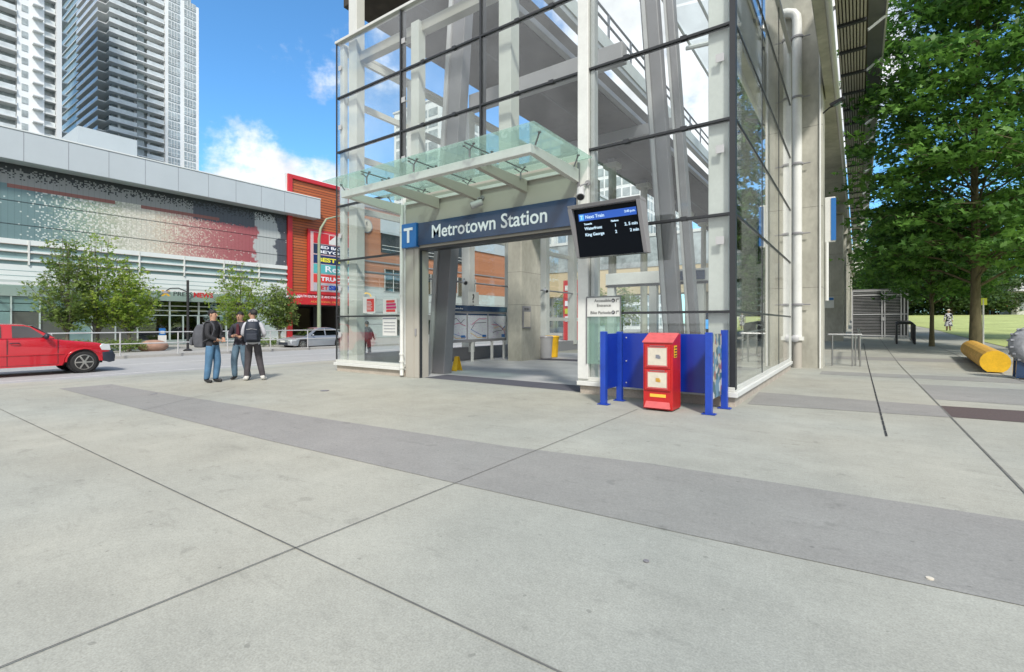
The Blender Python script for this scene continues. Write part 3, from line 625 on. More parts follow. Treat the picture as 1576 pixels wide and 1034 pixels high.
# bins, wet floor sign
def bin_(label, x, y, mname):
    t = thing('waste_bin', label, 'bin', (x, y, 0))
    MB().lathe([(.22, 0), (.24, .02), (.29, .78), (.3, .8), (.31, .84), (.27, .84), (.26, .8)], (x, y, .01), n=24).build('body', M[mname], t, smooth=True)
    MB().lathe([(.31, 0), (.32, .02), (.3, .06), (.2, .07)], (x, y, .855), n=24).build('rim', M['steelmid' if mname == 'steellt' else 'yellow'], t, smooth=True)
bin_('round grey waste bin beside the inner concrete pillar', -10.35, 16.95, 'steellt')
bin_('yellow waste bin half hidden behind the grey bin', -10.52, 17.75, 'yellow')
t = thing('wet_floor_sign', 'folded yellow wet floor sign at the foot of the leaning column', 'floor sign', (-9.6, 11.1, 0))
for s_ in (-1, 1): MB().add([(-10.02, 11.1+s_*.12, .01), (-9.80, 11.1+s_*.12, .01), (-9.85, 11.1+s_*.02, .44), (-9.97, 11.1+s_*.02, .44), (-10.02, 11.1+s_*.135, .01), (-9.80, 11.1+s_*.135, .01), (-9.85, 11.1+s_*.035, .44), (-9.97, 11.1+s_*.035, .44)],
             [(0,1,2,3),(7,6,5,4),(0,4,5,1),(1,5,6,2),(2,6,7,3),(3,7,4,0)]).build('board', M['yellow'], t)
t = thing('wet_floor_sign', 'small yellow floor sign lying low beyond the left glass bay', 'floor sign', (-14.5, 13.4, 0))
MB().box(-15.2, -14.5, 13.3, 13.6, -.05, .12).build('board', M['yellow'], t, bevel=.02)
# far inner portal with beam and sign, escalator, ticket gates
pf = thing('inner_portal_frame', 'white beam and slim posts at the far side of the hall', 'frame', (-6, 18, 0))
B(-8.2, -2.0, 18.0, 18.3, 2.95, 3.4).build('beam', M['whitew'], pf, bevel=.01); B(-8.2, -2.0, 17.99, 18.32, 2.87, 2.93).build('edge_strip', M['dark'], pf)
for x in (-8.0, -6.3, -4.6, -3.0): B(x-.14, x+.14, 18.02, 18.28, 0, 2.86).build('post', M['white'], pf, bevel=.01)
for x0, x1 in ((-7.84, -6.46), (-6.14, -4.76)): B(x0, x1, 18.14, 18.155, .1, 2.85).build('glass_pane', M['glass2'], pf)
t = thing('exit_sign', 'small dark blue hanging sign on the far white beam', 'sign', (-5, 17.9, 3)); B(-5.25, -4.4, 17.9, 17.98, 3.0, 3.32).build('plate', M['blue'], t); text('Exit', 'lettering', M['lettering'], t, (-5.15, 17.895, 3.1), .2, .002)
es = thing('escalator', 'steel escalator rising away behind the leaning columns', 'escalator', (-3, 20, 0))
for x in (-3.7, -2.6):
    MB().ext([(18.9, 0), (20.2, 0), (27.2, 5.1), (27.2, 6.2), (20.0, 1.1), (18.9, .95)], 'yz', x-.06, x+.06).build('side_panel', M['steelmid'], es)
    MB().tube([(x, 18.7, .5), (x, 18.75, .95), (x, 20.0, 1.15), (x, 27.2, 6.25)], .05, 8).build('handrail', M['blackp'], es, smooth=True)
mb = MB()
for k in range(18): mb.box(-3.63, -2.67, 20.2+k*.38, 20.6+k*.38, k*.28, .02+k*.28+.2)
mb.build('steps', M['steelgrey'], es)
gt = thing('fare_gates', 'row of low steel fare gates far inside the hall', 'fare gates', (-6.5, 20, 0))
for k in range(6):
    x = -8.4+k*.85; B(x-.13, x+.13, 19.6, 21.2, 0, 1.02).build('gate_cabinet', M['inox'], gt, bevel=.03); B(x-.1, x+.1, 19.58, 19.598, .6, .95).build('gate_display', M['bluel'], gt)
tk = thing('ticket_machine', 'dark blue ticket machine far inside the hall behind the fare gates', 'ticket machine', (-4.6, 22, 0))
B(-5.6, -4.7, 21.8, 22.5, 0, 1.95).build('cabinet', M['blue'], tk, bevel=.03); B(-5.5, -4.8, 21.78, 21.798, 1.2, 1.6).build('screen', M['scrlb'], tk); B(-5.5, -4.8, 21.77, 21.798, .5, .9).build('tray', M['inox'], tk)

# ------------------------------------------------------------------ elevated guideway, pillars, station roof
gw = thing('elevated_guideway', 'raised concrete train guideway running away over the glass hall', 'guideway', (-11, 10, 0))
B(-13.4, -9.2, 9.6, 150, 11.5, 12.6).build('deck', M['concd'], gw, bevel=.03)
B(-9.19, -8.95, 9.6, 150, 11.56, 11.8).build('deck_edge', M['steelmid'], gw, bevel=.02)
for k, y in enumerate((13.2, 17.5, 21.8, 26.1, 30.4)): B(-13.38, -9.22, y-.012, y+.012, 11.493, 11.5).build('deck_joint', M['dark'], gw)
B(-11.32, -11.26, 9.6, 60, 11.492, 11.5).build('soffit_groove', M['dark'], gw)
wk = thing('maintenance_walkway', 'raised walkway with thin metal handrail beside the guideway', 'walkway', (-8, 10, 11.5))
B(-8.0, -7.75, 9.7, 150, 11.5, 11.85).build('deck', M['steellt'], wk)
B(-7.745, -7.71, 9.7, 150, 11.72, 12.25).build('fascia', M['whitew'], wk)
for z in (12.72, 13.12): MB().tube([(-7.73, 9.7, z), (-7.73, 60, z)], .045, 6).build('handrail', M['grey'], wk)
for k in range(22): MB().box(-7.76, -7.69, 10.6+k*2.2, 10.68+k*2.2, 12.25, 13.12).build('handrail_post', M['grey'], wk)
for y in (11.2, 24.0):
    o = B(-9.4 if y < 15 else -13.6, -4.6 if y < 15 else -7.0, y-.15, y+.15, 7.75 if y < 15 else 10.9, 8.2 if y < 15 else 11.45).build('cross_beam', M['steelmid'], bevel=.02)
    tag(o, 'grey steel cross beam joining the tops of the leaning columns behind the glass front' if y < 15 else 'grey steel cross beam under the guideway farther back', 'beam')
for k, y in enumerate((28, 33.4, 38.8, 44.2, 49.6, 55)):
    t = thing('round_pillar', 'slim round concrete pillar in the row under the guideway', 'pillar', (-12.3, y, -.25), 'round pillars under the guideway')
    MB().lathe([(.24, -.3), (.24, 10.9)], (-12.3, y, 0), n=18).build('shaft', M['conc'], t, smooth=True)
    MB().box(-12.75, -11.85, y-.4, y+.4, 10.9, 11.2).build('cap', M['conc'], t, bevel=.03)
    MB().box(-12.5, -12.1, y-.2, y+.2, 11.201, 11.49).build('bearing', M['steelgrey'], t)
# right-hand edge girder, soffit, roof
eg = thing('edge_girder', 'long concrete girder edge with a pale pipe running above the park side', 'girder', (-.8, 12, 9))
B(-2.3, -.64, 19.62, 140, 9.0, 10.6).build('girder', M['conc'], eg, bevel=.02)
B(-.9, -.64, 10.2, 19.61, 9.0, 10.6).build('girder_end', M['conc'], eg, bevel=.02)
MB().tube([(-.57, 10.2, 9.02), (-.57, 140, 9.02)], .075, 10).build('edge_pipe', M['white'], eg, smooth=True)
for k in range(12): B(-6, -.67, 36.5+k*9, 37.3+k*9, 8.3, 8.99).build('pier_cap', M['conc'], eg)
pr = thing('platform_roof', 'station platform roof with slatted soffit and dark bracketed eaves', 'roof', (-3, 30, 12))
for k in range(9): B(-.62+k*.098, -.56+k*.098, 9.5, 140, 11.96, 12.02).build('soffit_slat', M['cream'], pr)
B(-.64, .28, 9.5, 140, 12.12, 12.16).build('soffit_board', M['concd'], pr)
for k in range(62): B(-.6, .24, 10.2+k*2.1, 10.34+k*2.1, 11.87, 11.955).build('soffit_batten', M['dark'], pr)
B(.3, .84, 9.5, 120, 13.2, 13.3).build('eaves', M['steelgrey'], pr); B(.842, .9, 9.5, 120, 13.1, 13.35).build('gutter', M['white'], pr)
for k in range(30):
    y = 12+k*3.6; MB().bar((.29, y, 12.5), (.84, y+.5, 13.1), .07, .09).build('eaves_bracket', M['whitew'], pr)
mb = MB()
for k in range(14):
    y = 13+k*7
    MB().tube([(-.7, y, 12.2), (-2.2, y, 14.6), (-4.5, y, 16.0), (-7.6, y, 16.3)], [.16, .16, .14, .12], 8).build('roof_arch', M['whitew'], pr, smooth=True)
    if k < 8: MB().tube([(-.9, y, 12.4), (-3.0, y+3.5, 15.2), (-5.5, y+7, 16.1)], .10, 8).build('roof_brace', M['whitew'], pr, smooth=True)
for x, z in ((-2.2, 14.72), (-3.4, 15.5), (-4.6, 16.1), (-6.0, 16.35), (-7.4, 16.45)): MB().tube([(x, 9.5, z), (x, 110, z)], .07, 6).build('purlin', M['whitew'], pr)
M['rglass'] = glass_mat('roof_glass', (.80, .85, .86), .08, .5)
for k in range(10):
    y0 = 9.5+k*7; MB().add([(-1.0, y0, 13.1), (-2.2, y0, 14.8), (-4.6, y0, 16.18), (-7.5, y0, 16.53), (-1.0, y0+6.8, 13.1), (-2.2, y0+6.8, 14.8), (-4.6, y0+6.8, 16.18), (-7.5, y0+6.8, 16.53)], [(0,1,5,4),(1,2,6,5),(2,3,7,6)]).build('roof_panel', M['rglass'], pr)
pillar('concrete_pillar', 'broad concrete pillar directly behind the glass hall with a white downpipe', -2.6, -.93, 18.45, 19.6, 14.2, None, 'conc', (2.6, 5.2, 7.8))
for k in range(8):
    y = 37+k*9; zb = zr(0, y)
    pillar('concrete_pillar', ['second concrete pillar beyond the glass hall with a small notice', 'third concrete pillar along the guideway beyond the hall'][min(k, 1)] if k < 2 else 'slender far concrete pillar in the row under the girder', -2.3, -.78, y, y+1.2, 8.29, 'concrete pillars under the girder', 'conc', (3.2, 5.8) if k < 2 else (), zb-.1)
t = thing('notice', 'small blue and white notice fixed on the second concrete pillar', 'notice', (-1.3, 36.97, 2.4)); B(-1.75, -1.25, 36.95, 36.985, 2.4, 3.1).build('plate', M['whitew'], t); B(-1.73, -1.27, 36.94, 36.949, 2.9, 3.06).build('stripe', M['bluel'], t)
dpp = thing('downpipe', 'white downpipe on the face of the broad pillar beside the glass hall', 'pipe', (-1.62, 18.3, 0))
mb = MB().tube([(-1.62, 18.28, .9), (-1.62, 18.28, 11.2), (-1.64, 18.27, 11.4), (-1.72, 18.26, 11.52), (-1.9, 18.25, 11.6), (-2.4, 18.24, 11.62), (-3.4, 18.24, 11.62)], .14, 16); mb.build('pipe', M['whitew'], dpp, smooth=True)
MB().tube([(-1.62, 18.28, -.02), (-1.62, 18.28, .895)], .135, 16).build('pipe_foot', M['cream'], dpp, smooth=True)
MB().lathe([(.17, -.06), (.2, -.06), (.2, .06), (.17, .06)], (-1.62, 18.28, .95), n=16).build('collar', M['white'], dpp, smooth=True)
MB().lathe([(.1, 0), (.12, .05), (.06, .09)], (-1.66, 18.12, .95), (0, -1, 0), 12).build('cleanout_cap', M['steellt'], dpp, smooth=True)
for z in (2.05, 4.35, 6.6, 8.75, 10.7):
    mb = MB().lathe([(.165, -.03), (.18, -.03), (.18, .03), (.165, .03)], (-1.62, 18.28, z), n=16); mb.tube([(-2.05, 18.3, z), (-1.25, 18.3, z)], .02, 6)
    mb.build('clamp', M['steelmid'], dpp)
t = thing('conduit', 'thin white conduit and wire down the right edge of the broad pillar', 'conduit', (-.98, 18.4, 0)); MB().tube([(-1.0, 18.42, 0), (-1.0, 18.42, 11.5)], .03, 8).build('tube', M['whitew'], t)
t = thing('flood_light', 'small black floodlight on an arm high on the broad pillar', 'light', (-.8, 18.3, 8.2))
MB().tube([(-.93, 18.5, 8.15), (-.75, 18.4, 8.25), (-.45, 18.3, 8.32)], .025, 6).build('arm', M['blackp'], t); MB().bar((-.72, 18.38, 8.3), (-.34, 18.3, 8.42), .16, .1).build('lamp_head', M['blackp'], t, bevel=.01)
MB().bar((-.62, 18.35, 8.262), (-.42, 18.31, 8.322), .12, .02).build('lamp_glass', M['cglass'], t)
t = thing('projecting_sign', 'narrow blue and white projecting sign on the side of the broad pillar', 'sign', (-.8, 19.5, 4.6))
B(-.92, -.62, 19.4, 19.5, 4.15, 5.65).build('light_box', M['whitew'], t, bevel=.02); B(-.74, -.60, 19.38, 19.398, 4.2, 5.6).build('blue_face', M['bluel'], t)
t = thing('sky_lit_pipe', 'bright metal pipe below the projecting blue and white sign', 'pipe', (-.85, 19.5, 2)); MB().tube([(-.86, 19.42, 2.2), (-.86, 19.42, 4.149)], .055, 10).build('tube', M['whitew'], t); t.name = 'metal_pipe'

# ------------------------------------------------------------------ mall across the street
XM = -40.0
ml = thing('shopping_mall', 'long low grey shopping mall with pixelated mural and pale overhanging fascia', 'mall', (-40, 5, -.115))
M['mgrey'] = mat('mall_grey_panel', (.46, .50, .48), .5, var=.05, sc=.6); M['mpanel'] = mat('fascia_panel', (.46, .505, .52), .4, var=.04, sc=.5)
M['mteal'] = mat('teal_glass_panel', (.27, .38, .38), .25, var=.12, sc=.8); M['mwarm'] = mat('warm_louvre_edge', (.33, .27, .23), .6, var=.1)
M['mlight'] = mat('light_cladding', (.68, .71, .69), .5, var=.05, sc=.8); M['mdoor'] = mat('shutter_grey', (.14, .135, .12), .6, var=.12, sc=1.2)
M['mdark'] = mat('shop_dark', (.025, .028, .028), .5, var=.5, sc=.8); M['amber'] = mat('shop_warm_lamp', (.4, .3, .1), .5, emit=(.8, .6, .25), es=.6)
Y0, Y1 = -32, 23.05
B(XM-14, XM-1.2, Y0, Y1, -.1, 12.3).build('wall', M['mgrey'], ml)
# mural: perforated metal with a colour run along the street
mu = bpy.data.materials.new('pixel_mural'); mu.use_nodes = True; nt = mu.node_tree; L = nt.links.new; N = nt.nodes.new; pb = nt.nodes['Principled BSDF']; pb.inputs['Roughness'].default_value = .6
def nm(op, a, b=None, c=None, clamp=False):
    n = N('ShaderNodeMath'); n.operation = op; n.use_clamp = clamp
    for i, v in enumerate((a, b, c)):
        if v is None: continue
        if isinstance(v, (int, float)): n.inputs[i].default_value = v
        else: L(v, n.inputs[i])
    return n.outputs[0]
se = N('ShaderNodeSeparateXYZ'); L(N('ShaderNodeNewGeometry').outputs['Position'], se.inputs[0]); yy, zz = se.outputs[1], se.outputs[2]
qy = nm('MULTIPLY', nm('FLOOR', nm('DIVIDE', yy, .075)), .075); qz = nm('MULTIPLY', nm('FLOOR', nm('DIVIDE', zz, .075)), .075)
cq = N('ShaderNodeCombineXYZ'); L(qy, cq.inputs[0]); L(qz, cq.inputs[1])
wnz = N('ShaderNodeTexWhiteNoise'); wnz.noise_dimensions = '2D'; L(cq.outputs[0], wnz.inputs['Vector']); wv = wnz.outputs['Value']
wnz2 = N('ShaderNodeTexWhiteNoise'); wnz2.noise_dimensions = '3D'; c2 = N('ShaderNodeCombineXYZ'); L(qy, c2.inputs[0]); L(qz, c2.inputs[1]); c2.inputs[2].default_value = 5; L(c2.outputs[0], wnz2.inputs['Vector']); wv2 = wnz2.outputs['Value']
def ramp(fac, stops, mode='LINEAR'):
    r = N('ShaderNodeValToRGB'); r.color_ramp.interpolation = mode; el = r.color_ramp.elements
    while len(el) > 1: el.remove(el[-1])
    el[0].position = stops[0][0]; el[0].color = (*stops[0][1], 1)
    for p_, c_ in stops[1:]: e_ = el.new(p_); e_.color = (*c_, 1)
    L(fac, r.inputs[0]); return r.outputs[0]
t_ = nm('DIVIDE', nm('SUBTRACT', qy, 5.0), 18.0)       # 0 at Y=5, 1 at Y=23
bn = N('ShaderNodeTexNoise'); bn.inputs['Scale'].default_value = 1.1; bn.inputs['Detail'].default_value = 6; L(cq.outputs[0], bn.inputs['Vector'])
tj = nm('ADD', nm('ADD', t_, nm('MULTIPLY', nm('SUBTRACT', wv, .5), nm('MULTIPLY', nm('LESS_THAN', t_, .8), .10))), nm('MULTIPLY', nm('SUBTRACT', bn.outputs[0], .5), nm('MULTIPLY', nm('GREATER_THAN', t_, .8), .16)))
base = ramp(tj, [(0, (.13, .21, .22)), (.17, (.14, .225, .23)), (.24, (.24, .33, .26)), (.33, (.40, .42, .32)), (.42, (.54, .53, .46)), (.50, (.52, .46, .36)), (.55, (.48, .32, .28)), (.62, (.42, .20, .19)), (.72, (.36, .12, .125)), (.845, (.33, .09, .10)), (.85, (.42, .45, .44)), (.945, (.42, .45, .44)), (.95, (.075, .085, .10)), (1, (.075, .085, .10))])
dens = ramp(t_, [(0, (0, 0, 0)), (.10, (.04, .04, .04)), (.2, (.5, .5, .5)), (.35, (.55, .55, .55)), (.5, (.4, .4, .4)), (.62, (.32, .32, .32)), (.74, (.05, .05, .05)), (.86, (0, 0, 0)), (1, (.02, .02, .02))])
dot = nm('LESS_THAN', wv2, nm('MULTIPLY', dens, .55))
light = ramp(t_, [(0, (.45, .54, .52)), (.3, (.60, .62, .56)), (.5, (.64, .60, .50)), (.7, (.5, .36, .3)), (1, (.5, .5, .5))])
mxa = N('ShaderNodeMix'); mxa.data_type = 'RGBA'; L(dot, mxa.inputs[0]); L(base, mxa.inputs[6]); L(light, mxa.inputs[7])
# dark ragged strip along the top and grey rectangles below it
rag = nm('GREATER_THAN', qz, nm('SUBTRACT', 10.5, nm('MULTIPLY', nm('POWER', wv, 1.5), .75)))
grey1 = nm('MULTIPLY', nm('GREATER_THAN', qz, 9.5), nm('LESS_THAN', t_, .66))
gap = nm('MULTIPLY', nm('GREATER_THAN', t_, .60), nm('GREATER_THAN', qz, nm('ADD', 9.05, nm('MULTIPLY', wv, .2))))
mxb = N('ShaderNodeMix'); mxb.data_type = 'RGBA'; L(grey1, mxb.inputs[0]); L(mxa.outputs[2], mxb.inputs[6]); mxb.inputs[7].default_value = (.27, .28, .27, 1)
mxg = N('ShaderNodeMix'); mxg.data_type = 'RGBA'; L(nm('MULTIPLY', gap, nm('LESS_THAN', t_, .85)), mxg.inputs[0]); L(mxb.outputs[2], mxg.inputs[6]); mxg.inputs[7].default_value = (.085, .095, .11, 1)
thin = nm('MULTIPLY', nm('LESS_THAN', nm('ABSOLUTE', nm('SUBTRACT', qz, 9.4)), .11), nm('LESS_THAN', nm('ABSOLUTE', nm('SUBTRACT', nm('ABSOLUTE', nm('SUBTRACT', t_, .38)), .18)), .14))
mxt = N('ShaderNodeMix'); mxt.data_type = 'RGBA'; L(thin, mxt.inputs[0]); L(mxg.outputs[2], mxt.inputs[6]); mxt.inputs[7].default_value = (.26, .11, .09, 1)
dk = N('ShaderNodeMix'); dk.data_type = 'RGBA'; L(rag, dk.inputs[0]); L(mxt.outputs[2], dk.inputs[6]); dk.inputs[7].default_value = (.035, .042, .045, 1)
lines = nm('LESS_THAN', nm('FRACT', nm('DIVIDE', yy, .28)), .14)
fin = N('ShaderNodeVectorMath'); fin.operation = 'SCALE'; L(dk.outputs[2], fin.inputs[0]); L(nm('SUBTRACT', 1.0, nm('MULTIPLY', lines, .14)), fin.inputs['Scale']); L(fin.outputs[0], pb.inputs['Base Color'])
B(XM-1.19, XM-.06, Y0, Y1, 6.36, 11.2).build('mural', mu, ml)
for z in (7.2, 8.55): B(XM-.055, XM-.04, Y0, Y1, z, z+.02).build('mural_seam', M['dark'], ml)
# fascia
fa = B(XM-1.18, XM+1.0, Y0, 25.6, 10.70, 12.42).build('fascia', M['mpanel'], ml, bevel=.03)
for k in range(24): B(XM+1.002, XM+1.008, 24.2-k*1.95, 24.22-k*1.95, 10.72, 12.4).build('panel_joint', M['grey'], fa)
B(XM-1.2, XM+1.04, Y0, 25.62, 12.425, 12.5).build('fascia_cap', M['mlight'], fa)
B(XM-10, XM-4, 10.2, 13.6, 12.31, 15.1).build('roof_plant_room', M['mpanel'], ml)
# louvre band
for z0, z1, m_ in ((6.05, 6.34, 'mwarm'), (5.72, 6.04, 'mteal'), (5.60, 5.71, 'mwarm'), (5.22, 5.59, 'mteal'), (5.10, 5.21, 'mwarm'), (4.86, 5.09, 'mteal')):
    B(XM-1.19, XM + (.05 if m_ == 'mwarm' else -.08), Y0, Y1, z0, z1).build('louvre_band', M[m_] if m_ == 'mteal' else M['mlight'], ml)
    if m_ == 'mwarm': B(XM-.05, XM+.06, Y0, Y1, z0-.03, z0-.002).build('louvre_shadow_gap', M['mwarm'], ml)
for k in range(16): B(XM-.07, XM+.08, 20.6-k*2.72, 20.68-k*2.72, 4.87, 6.33).build('louvre_mullion', M['whitew'], ml)
B(XM-1.19, XM-.02, Y0, Y1, 3.95, 4.855).build('cladding_band', M['mlight'], ml)
for z in (4.2, 4.5): B(XM-.018, XM-.01, Y0, Y1, z, z+.03).build('cladding_joint', M['mteal'], ml)
# glass street canopy
cn = B(XM, XM+1.9, Y0, Y1, 3.62, 3.66).build('street_canopy', M['cglass'], ml)
B(XM+1.91, XM+2.0, Y0, Y1, 3.56, 3.70).build('canopy_edge', M['mlight'], cn)
for k in range(20):
    y = 21.5-k*2.0; MB().bar((XM+.0, y, 3.2), (XM+1.9, y+.0, 3.6), .07, .1).build('canopy_strut', M['grey'], cn)
B(XM-1.19, XM+.02, Y0, Y1, 3.02, 3.94).build('header_band', M['mgrey'], ml)
# ground floor: panels, shutters, shop windows
gy = rngf(-1.0, 12.4, 1.22)
for k in range(len(gy)-1):
    a, b = gy[k]+.04, gy[k+1]-.04; sh = k % 3 == 1
    B(XM-1.19, XM-.1, a, b, -.1, 2.1).build('shutter_door' if sh or k % 3 == 0 else 'wall_panel', M['mdoor'] if sh or k % 3 == 0 else M['mteal'], ml)
    B(XM-1.19, XM-.1, a, b, 2.15, 2.58).build('wall_panel', M['mteal'], ml); B(XM-1.19, XM-.1, a, b, 2.62, 3.0).build('wall_panel', M['mteal'], ml)
    if k == 4: 
        v_ = B(XM-.098, XM-.05, a+.3, b-.3, 2.2, 2.54).build('vent', M['grey'], ml)
        mb = MB(); [mb.box(XM-.049, XM-.03, a+.33, b-.33, 2.23+q*.06, 2.25+q*.06) for q in range(5)]; mb.build('slats', M['dark'], v_)
for y in gy: B(XM-.09, XM+.0, y-.035, y+.035, -.1, 3.01).build('panel_mullion', M['mlight'], ml)
shp = B(XM-1.1, XM-.6, 12.5, 20.3, -.1, 3.0).build('shop_interior', M['mdark'], ml)
for k, (a, b, z) in enumerate(((12.9, 13.9, 2.35), (14.3, 15.0, 2.3), (15.9, 16.9, 2.35), (17.6, 18.6, 2.3))): B(XM-.59, XM-.57, a, b, z-.08, z+.1).build('shop_light', M['amber'], shp)
for k in range(22):
    a = 12.6+random.random()*7.2; z = random.choice([.4, .75, 1.1, 1.45]); B(XM-.59, XM-.56, a, a+.15+random.random()*.45, z, z+.12+random.random()*.15).build('shelf_goods', random.choice([M['red'], M['paper'], M['mteal'], M['grey'], M['mlight'], M['mdoor']]), shp)
B(XM-.59, XM-.55, 16.4, 17.2, 1.45, 1.85).build('red_banner', M['red'], shp)
for y in (12.5, 14.45, 16.35, 18.3, 20.3): B(XM-.55, XM-.42, y-.05, y+.05, -.1, 3.01).build('shop_mullion', M['mlight'], ml)
for z in (2.0, 2.35, 2.68): B(XM-.54, XM-.44, 12.55, 20.25, z-.03, z+.03).build('shop_transom', M['mlight'], ml)
for y0, y1 in ((12.56, 14.39), (14.51, 16.29), (16.41, 18.24), (18.36, 20.24)): B(XM-.5, XM-.48, y0, y1, .25, 2.98).build('shop_window', M['wglass'], ml)
d_ = MB().box(XM-.44, XM-.38, 15.25, 15.33, 0, 1.97).build('door_frame', M['mlight'], ml); B(XM-.44, XM-.38, 16.22, 16.3, 0, 1.97).build('door_frame', M['mlight'], ml)
B(XM-.54, XM-.4, 12.5, 20.3, -.1, .24).build('shop_plinth', M['mgrey'], ml)
B(XM-1.19, XM-.1, 20.36, 23.04, -.1, 3.0).build('pale_wall', M['mlight'], ml)
ns = thing('shop_sign', 'row of black and red letters over the shopfront on the canopy edge', 'sign', (XM+2.05, 14, 3.3))
def wtext(s_, m_, par, y, z, size, fit=None, x=XM+2.06, **k): return text(s_, 'lettering', m_, par, (x, y, z), size, .02, xdir=(0, 1, 0), fit=fit, **k)
wtext('X', M['yellow'], ns, 13.1, 3.28, .5, fit=.55, bold=.02); wtext('PRESS', M['black'], ns, 13.75, 3.3, .42, fit=1.15); wtext('NEWS', M['red'], ns, 15.0, 3.26, .46, fit=1.25, bold=.015)
wtext('E', M['black'], ns, 12.82, 3.3, .42)

# red framed block with the tall tenants' sign
rb = thing('red_framed_block', 'timber slatted building with bright red frame beside the mall over a garage opening', 'building', (-40.5, 27, -.115))
sl = bpy.data.materials.new('timber_slats'); sl.use_nodes = True; nt = sl.node_tree; L = nt.links.new; N = nt.nodes.new; pb = nt.nodes['Principled BSDF']; pb.inputs['Roughness'].default_value = .6
se = N('ShaderNodeSeparateXYZ'); L(N('ShaderNodeNewGeometry').outputs['Position'], se.inputs[0]); fz = nm('FRACT', nm('DIVIDE', se.outputs[2], .235))
wz = N('ShaderNodeTexWhiteNoise'); wz.noise_dimensions = '1D'; L(nm('FLOOR', nm('DIVIDE', se.outputs[2], .235)), wz.inputs['W'])
r0 = ramp(wz.outputs['Value'], [(0, (.36, .085, .025)), (.5, (.45, .12, .035)), (1, (.41, .10, .03))])
m0 = N('ShaderNodeMix'); m0.data_type = 'RGBA'; L(nm('LESS_THAN', fz, .24), m0.inputs[0]); L(r0, m0.inputs[6]); m0.inputs[7].default_value = (.10, .03, .015, 1); L(m0.outputs[2], pb.inputs['Base Color'])
B(XM-14, XM-.05, 23.5, 30.85, 4.1, 13.95).build('slatted_wall', sl, rb)
B(XM-14, XM+.12, 23.08, 23.49, -.1, 14.3).build('red_frame', M['red'], rb, bevel=.02); B(XM-14, XM+.12, 23.495, 30.85, 13.96, 14.3).build('red_frame', M['red'], rb, bevel=.02)
B(XM-12, XM-.02, 22.85, 23.07, 12.5, 14.28).build('frame_edge', M['mlight'], rb)
B(XM-.6, XM+.1, 23.5, 30.85, 3.1, 4.09).build('red_header', M['red'], rb)
text('SOUTH ENTRANCE AND PARKING', 'lettering', M['lettering'], rb, (XM+.11, 23.9, 3.72), .3, .01, xdir=(0, 1, 0), fit=4.6)
text('ADDITIONAL PARKING', 'lettering', mat('orange_letters', (.7, .3, .08), .5), rb, (XM+.11, 25.2, 3.28), .25, .01, xdir=(0, 1, 0), fit=3.6)
B(XM-10, XM-8, 23.6, 30.85, -.1, 3.0).build('garage_back_wall', mat('garage_wall', (.22, .19, .10), .8, var=.3, sc=.6), rb)
B(XM-9, XM-.2, 30.2, 30.8, -.1, 3.05).build('garage_side_wall', M['mdoor'], rb)
B(XM-9, XM-.62, 23.6, 30.15, 3.0, 3.1).build('garage_ceiling', M['mdark'], rb)
for y in (24.3, 27.2): B(XM-3, XM-2.6, y, y+.35, -.1, 2.99).build('garage_pillar', M['mdark'], rb)
tsn = thing('tenant_sign', 'tall red framed sign board listing shops on the slatted wall', 'sign', (XM+.3, 27.5, 4.05))
SX = XM+.2
B(XM-.04, SX, 24.9, 30.75, 4.02, 9.85).build('frame', M['red'], tsn, bevel=.04)
B(SX+.001, SX+.03, 25.12, 30.55, 4.3, 9.65).build('border', mat('pale_pink_border', (.6, .42, .42), .5), tsn)
def sgn(z0, z1, m_, s_, tm, fit, zt, size, y=25.75, bold=.0, **k):
    B(SX+.031, SX+.05, 25.4, 30.4, z0, z1).build('panel', m_, tsn)
    if s_: text(s_, 'lettering', tm, tsn, (SX+.06, y, zt), size, .005, xdir=(0, 1, 0), fit=fit, bold=bold, **k)
sgn(8.65, 9.6, M['red'], None, None, None, 0, 0)
MB().box(SX+.051, SX+.06, 26.95, 28.3, 8.68, 9.55).build('white_square', M['whitew'], tsn); MB().add([(SX+.066, 27.0, 9.5), (SX+.066, 27.6, 9.5), (SX+.066, 27.0, 9.0)], [(0, 1, 2)]).build('red_notch', M['red'], tsn)
sgn(7.72, 8.58, mat('navy', (.02, .03, .07), .4), 'BED BATH &', M['lettering'], 3.7, 8.22, .36, bold=.012)
text('BEYOND', 'lettering', M['lettering'], tsn, (SX+.06, 25.75, 7.8), .36, .005, xdir=(0, 1, 0), fit=3.7, bold=.012)
sgn(6.85, 7.6, mat('deep_blue', (.012, .03, .12), .4), 'BEST BUY', mat('yellow_letters', (.8, .75, .05), .5), 3.9, 7.03, .5, bold=.02)
sgn(5.95, 6.78, mat('teal_panel', (.10, .42, .42), .4), 'Rexall', M['lettering'], 2.9, 6.12, .78, y=26.5, bold=.01)
sgn(5.12, 5.86, M['pred'], 'STRUCTUBE', M['lettering'], 4.2, 5.3, .5, bold=.015)
sgn(4.36, 5.05, mat('pale_grey_panel', (.42, .42, .46), .4), 'PET', M['red'], 1.1, 4.5, .5, bold=.02)
text('SMART', 'lettering', mat('royal_blue', (.02, .07, .4), .4), tsn, (SX+.06, 26.95, 4.5), .55, .005, xdir=(0, 1, 0), fit=3.0, bold=.03)

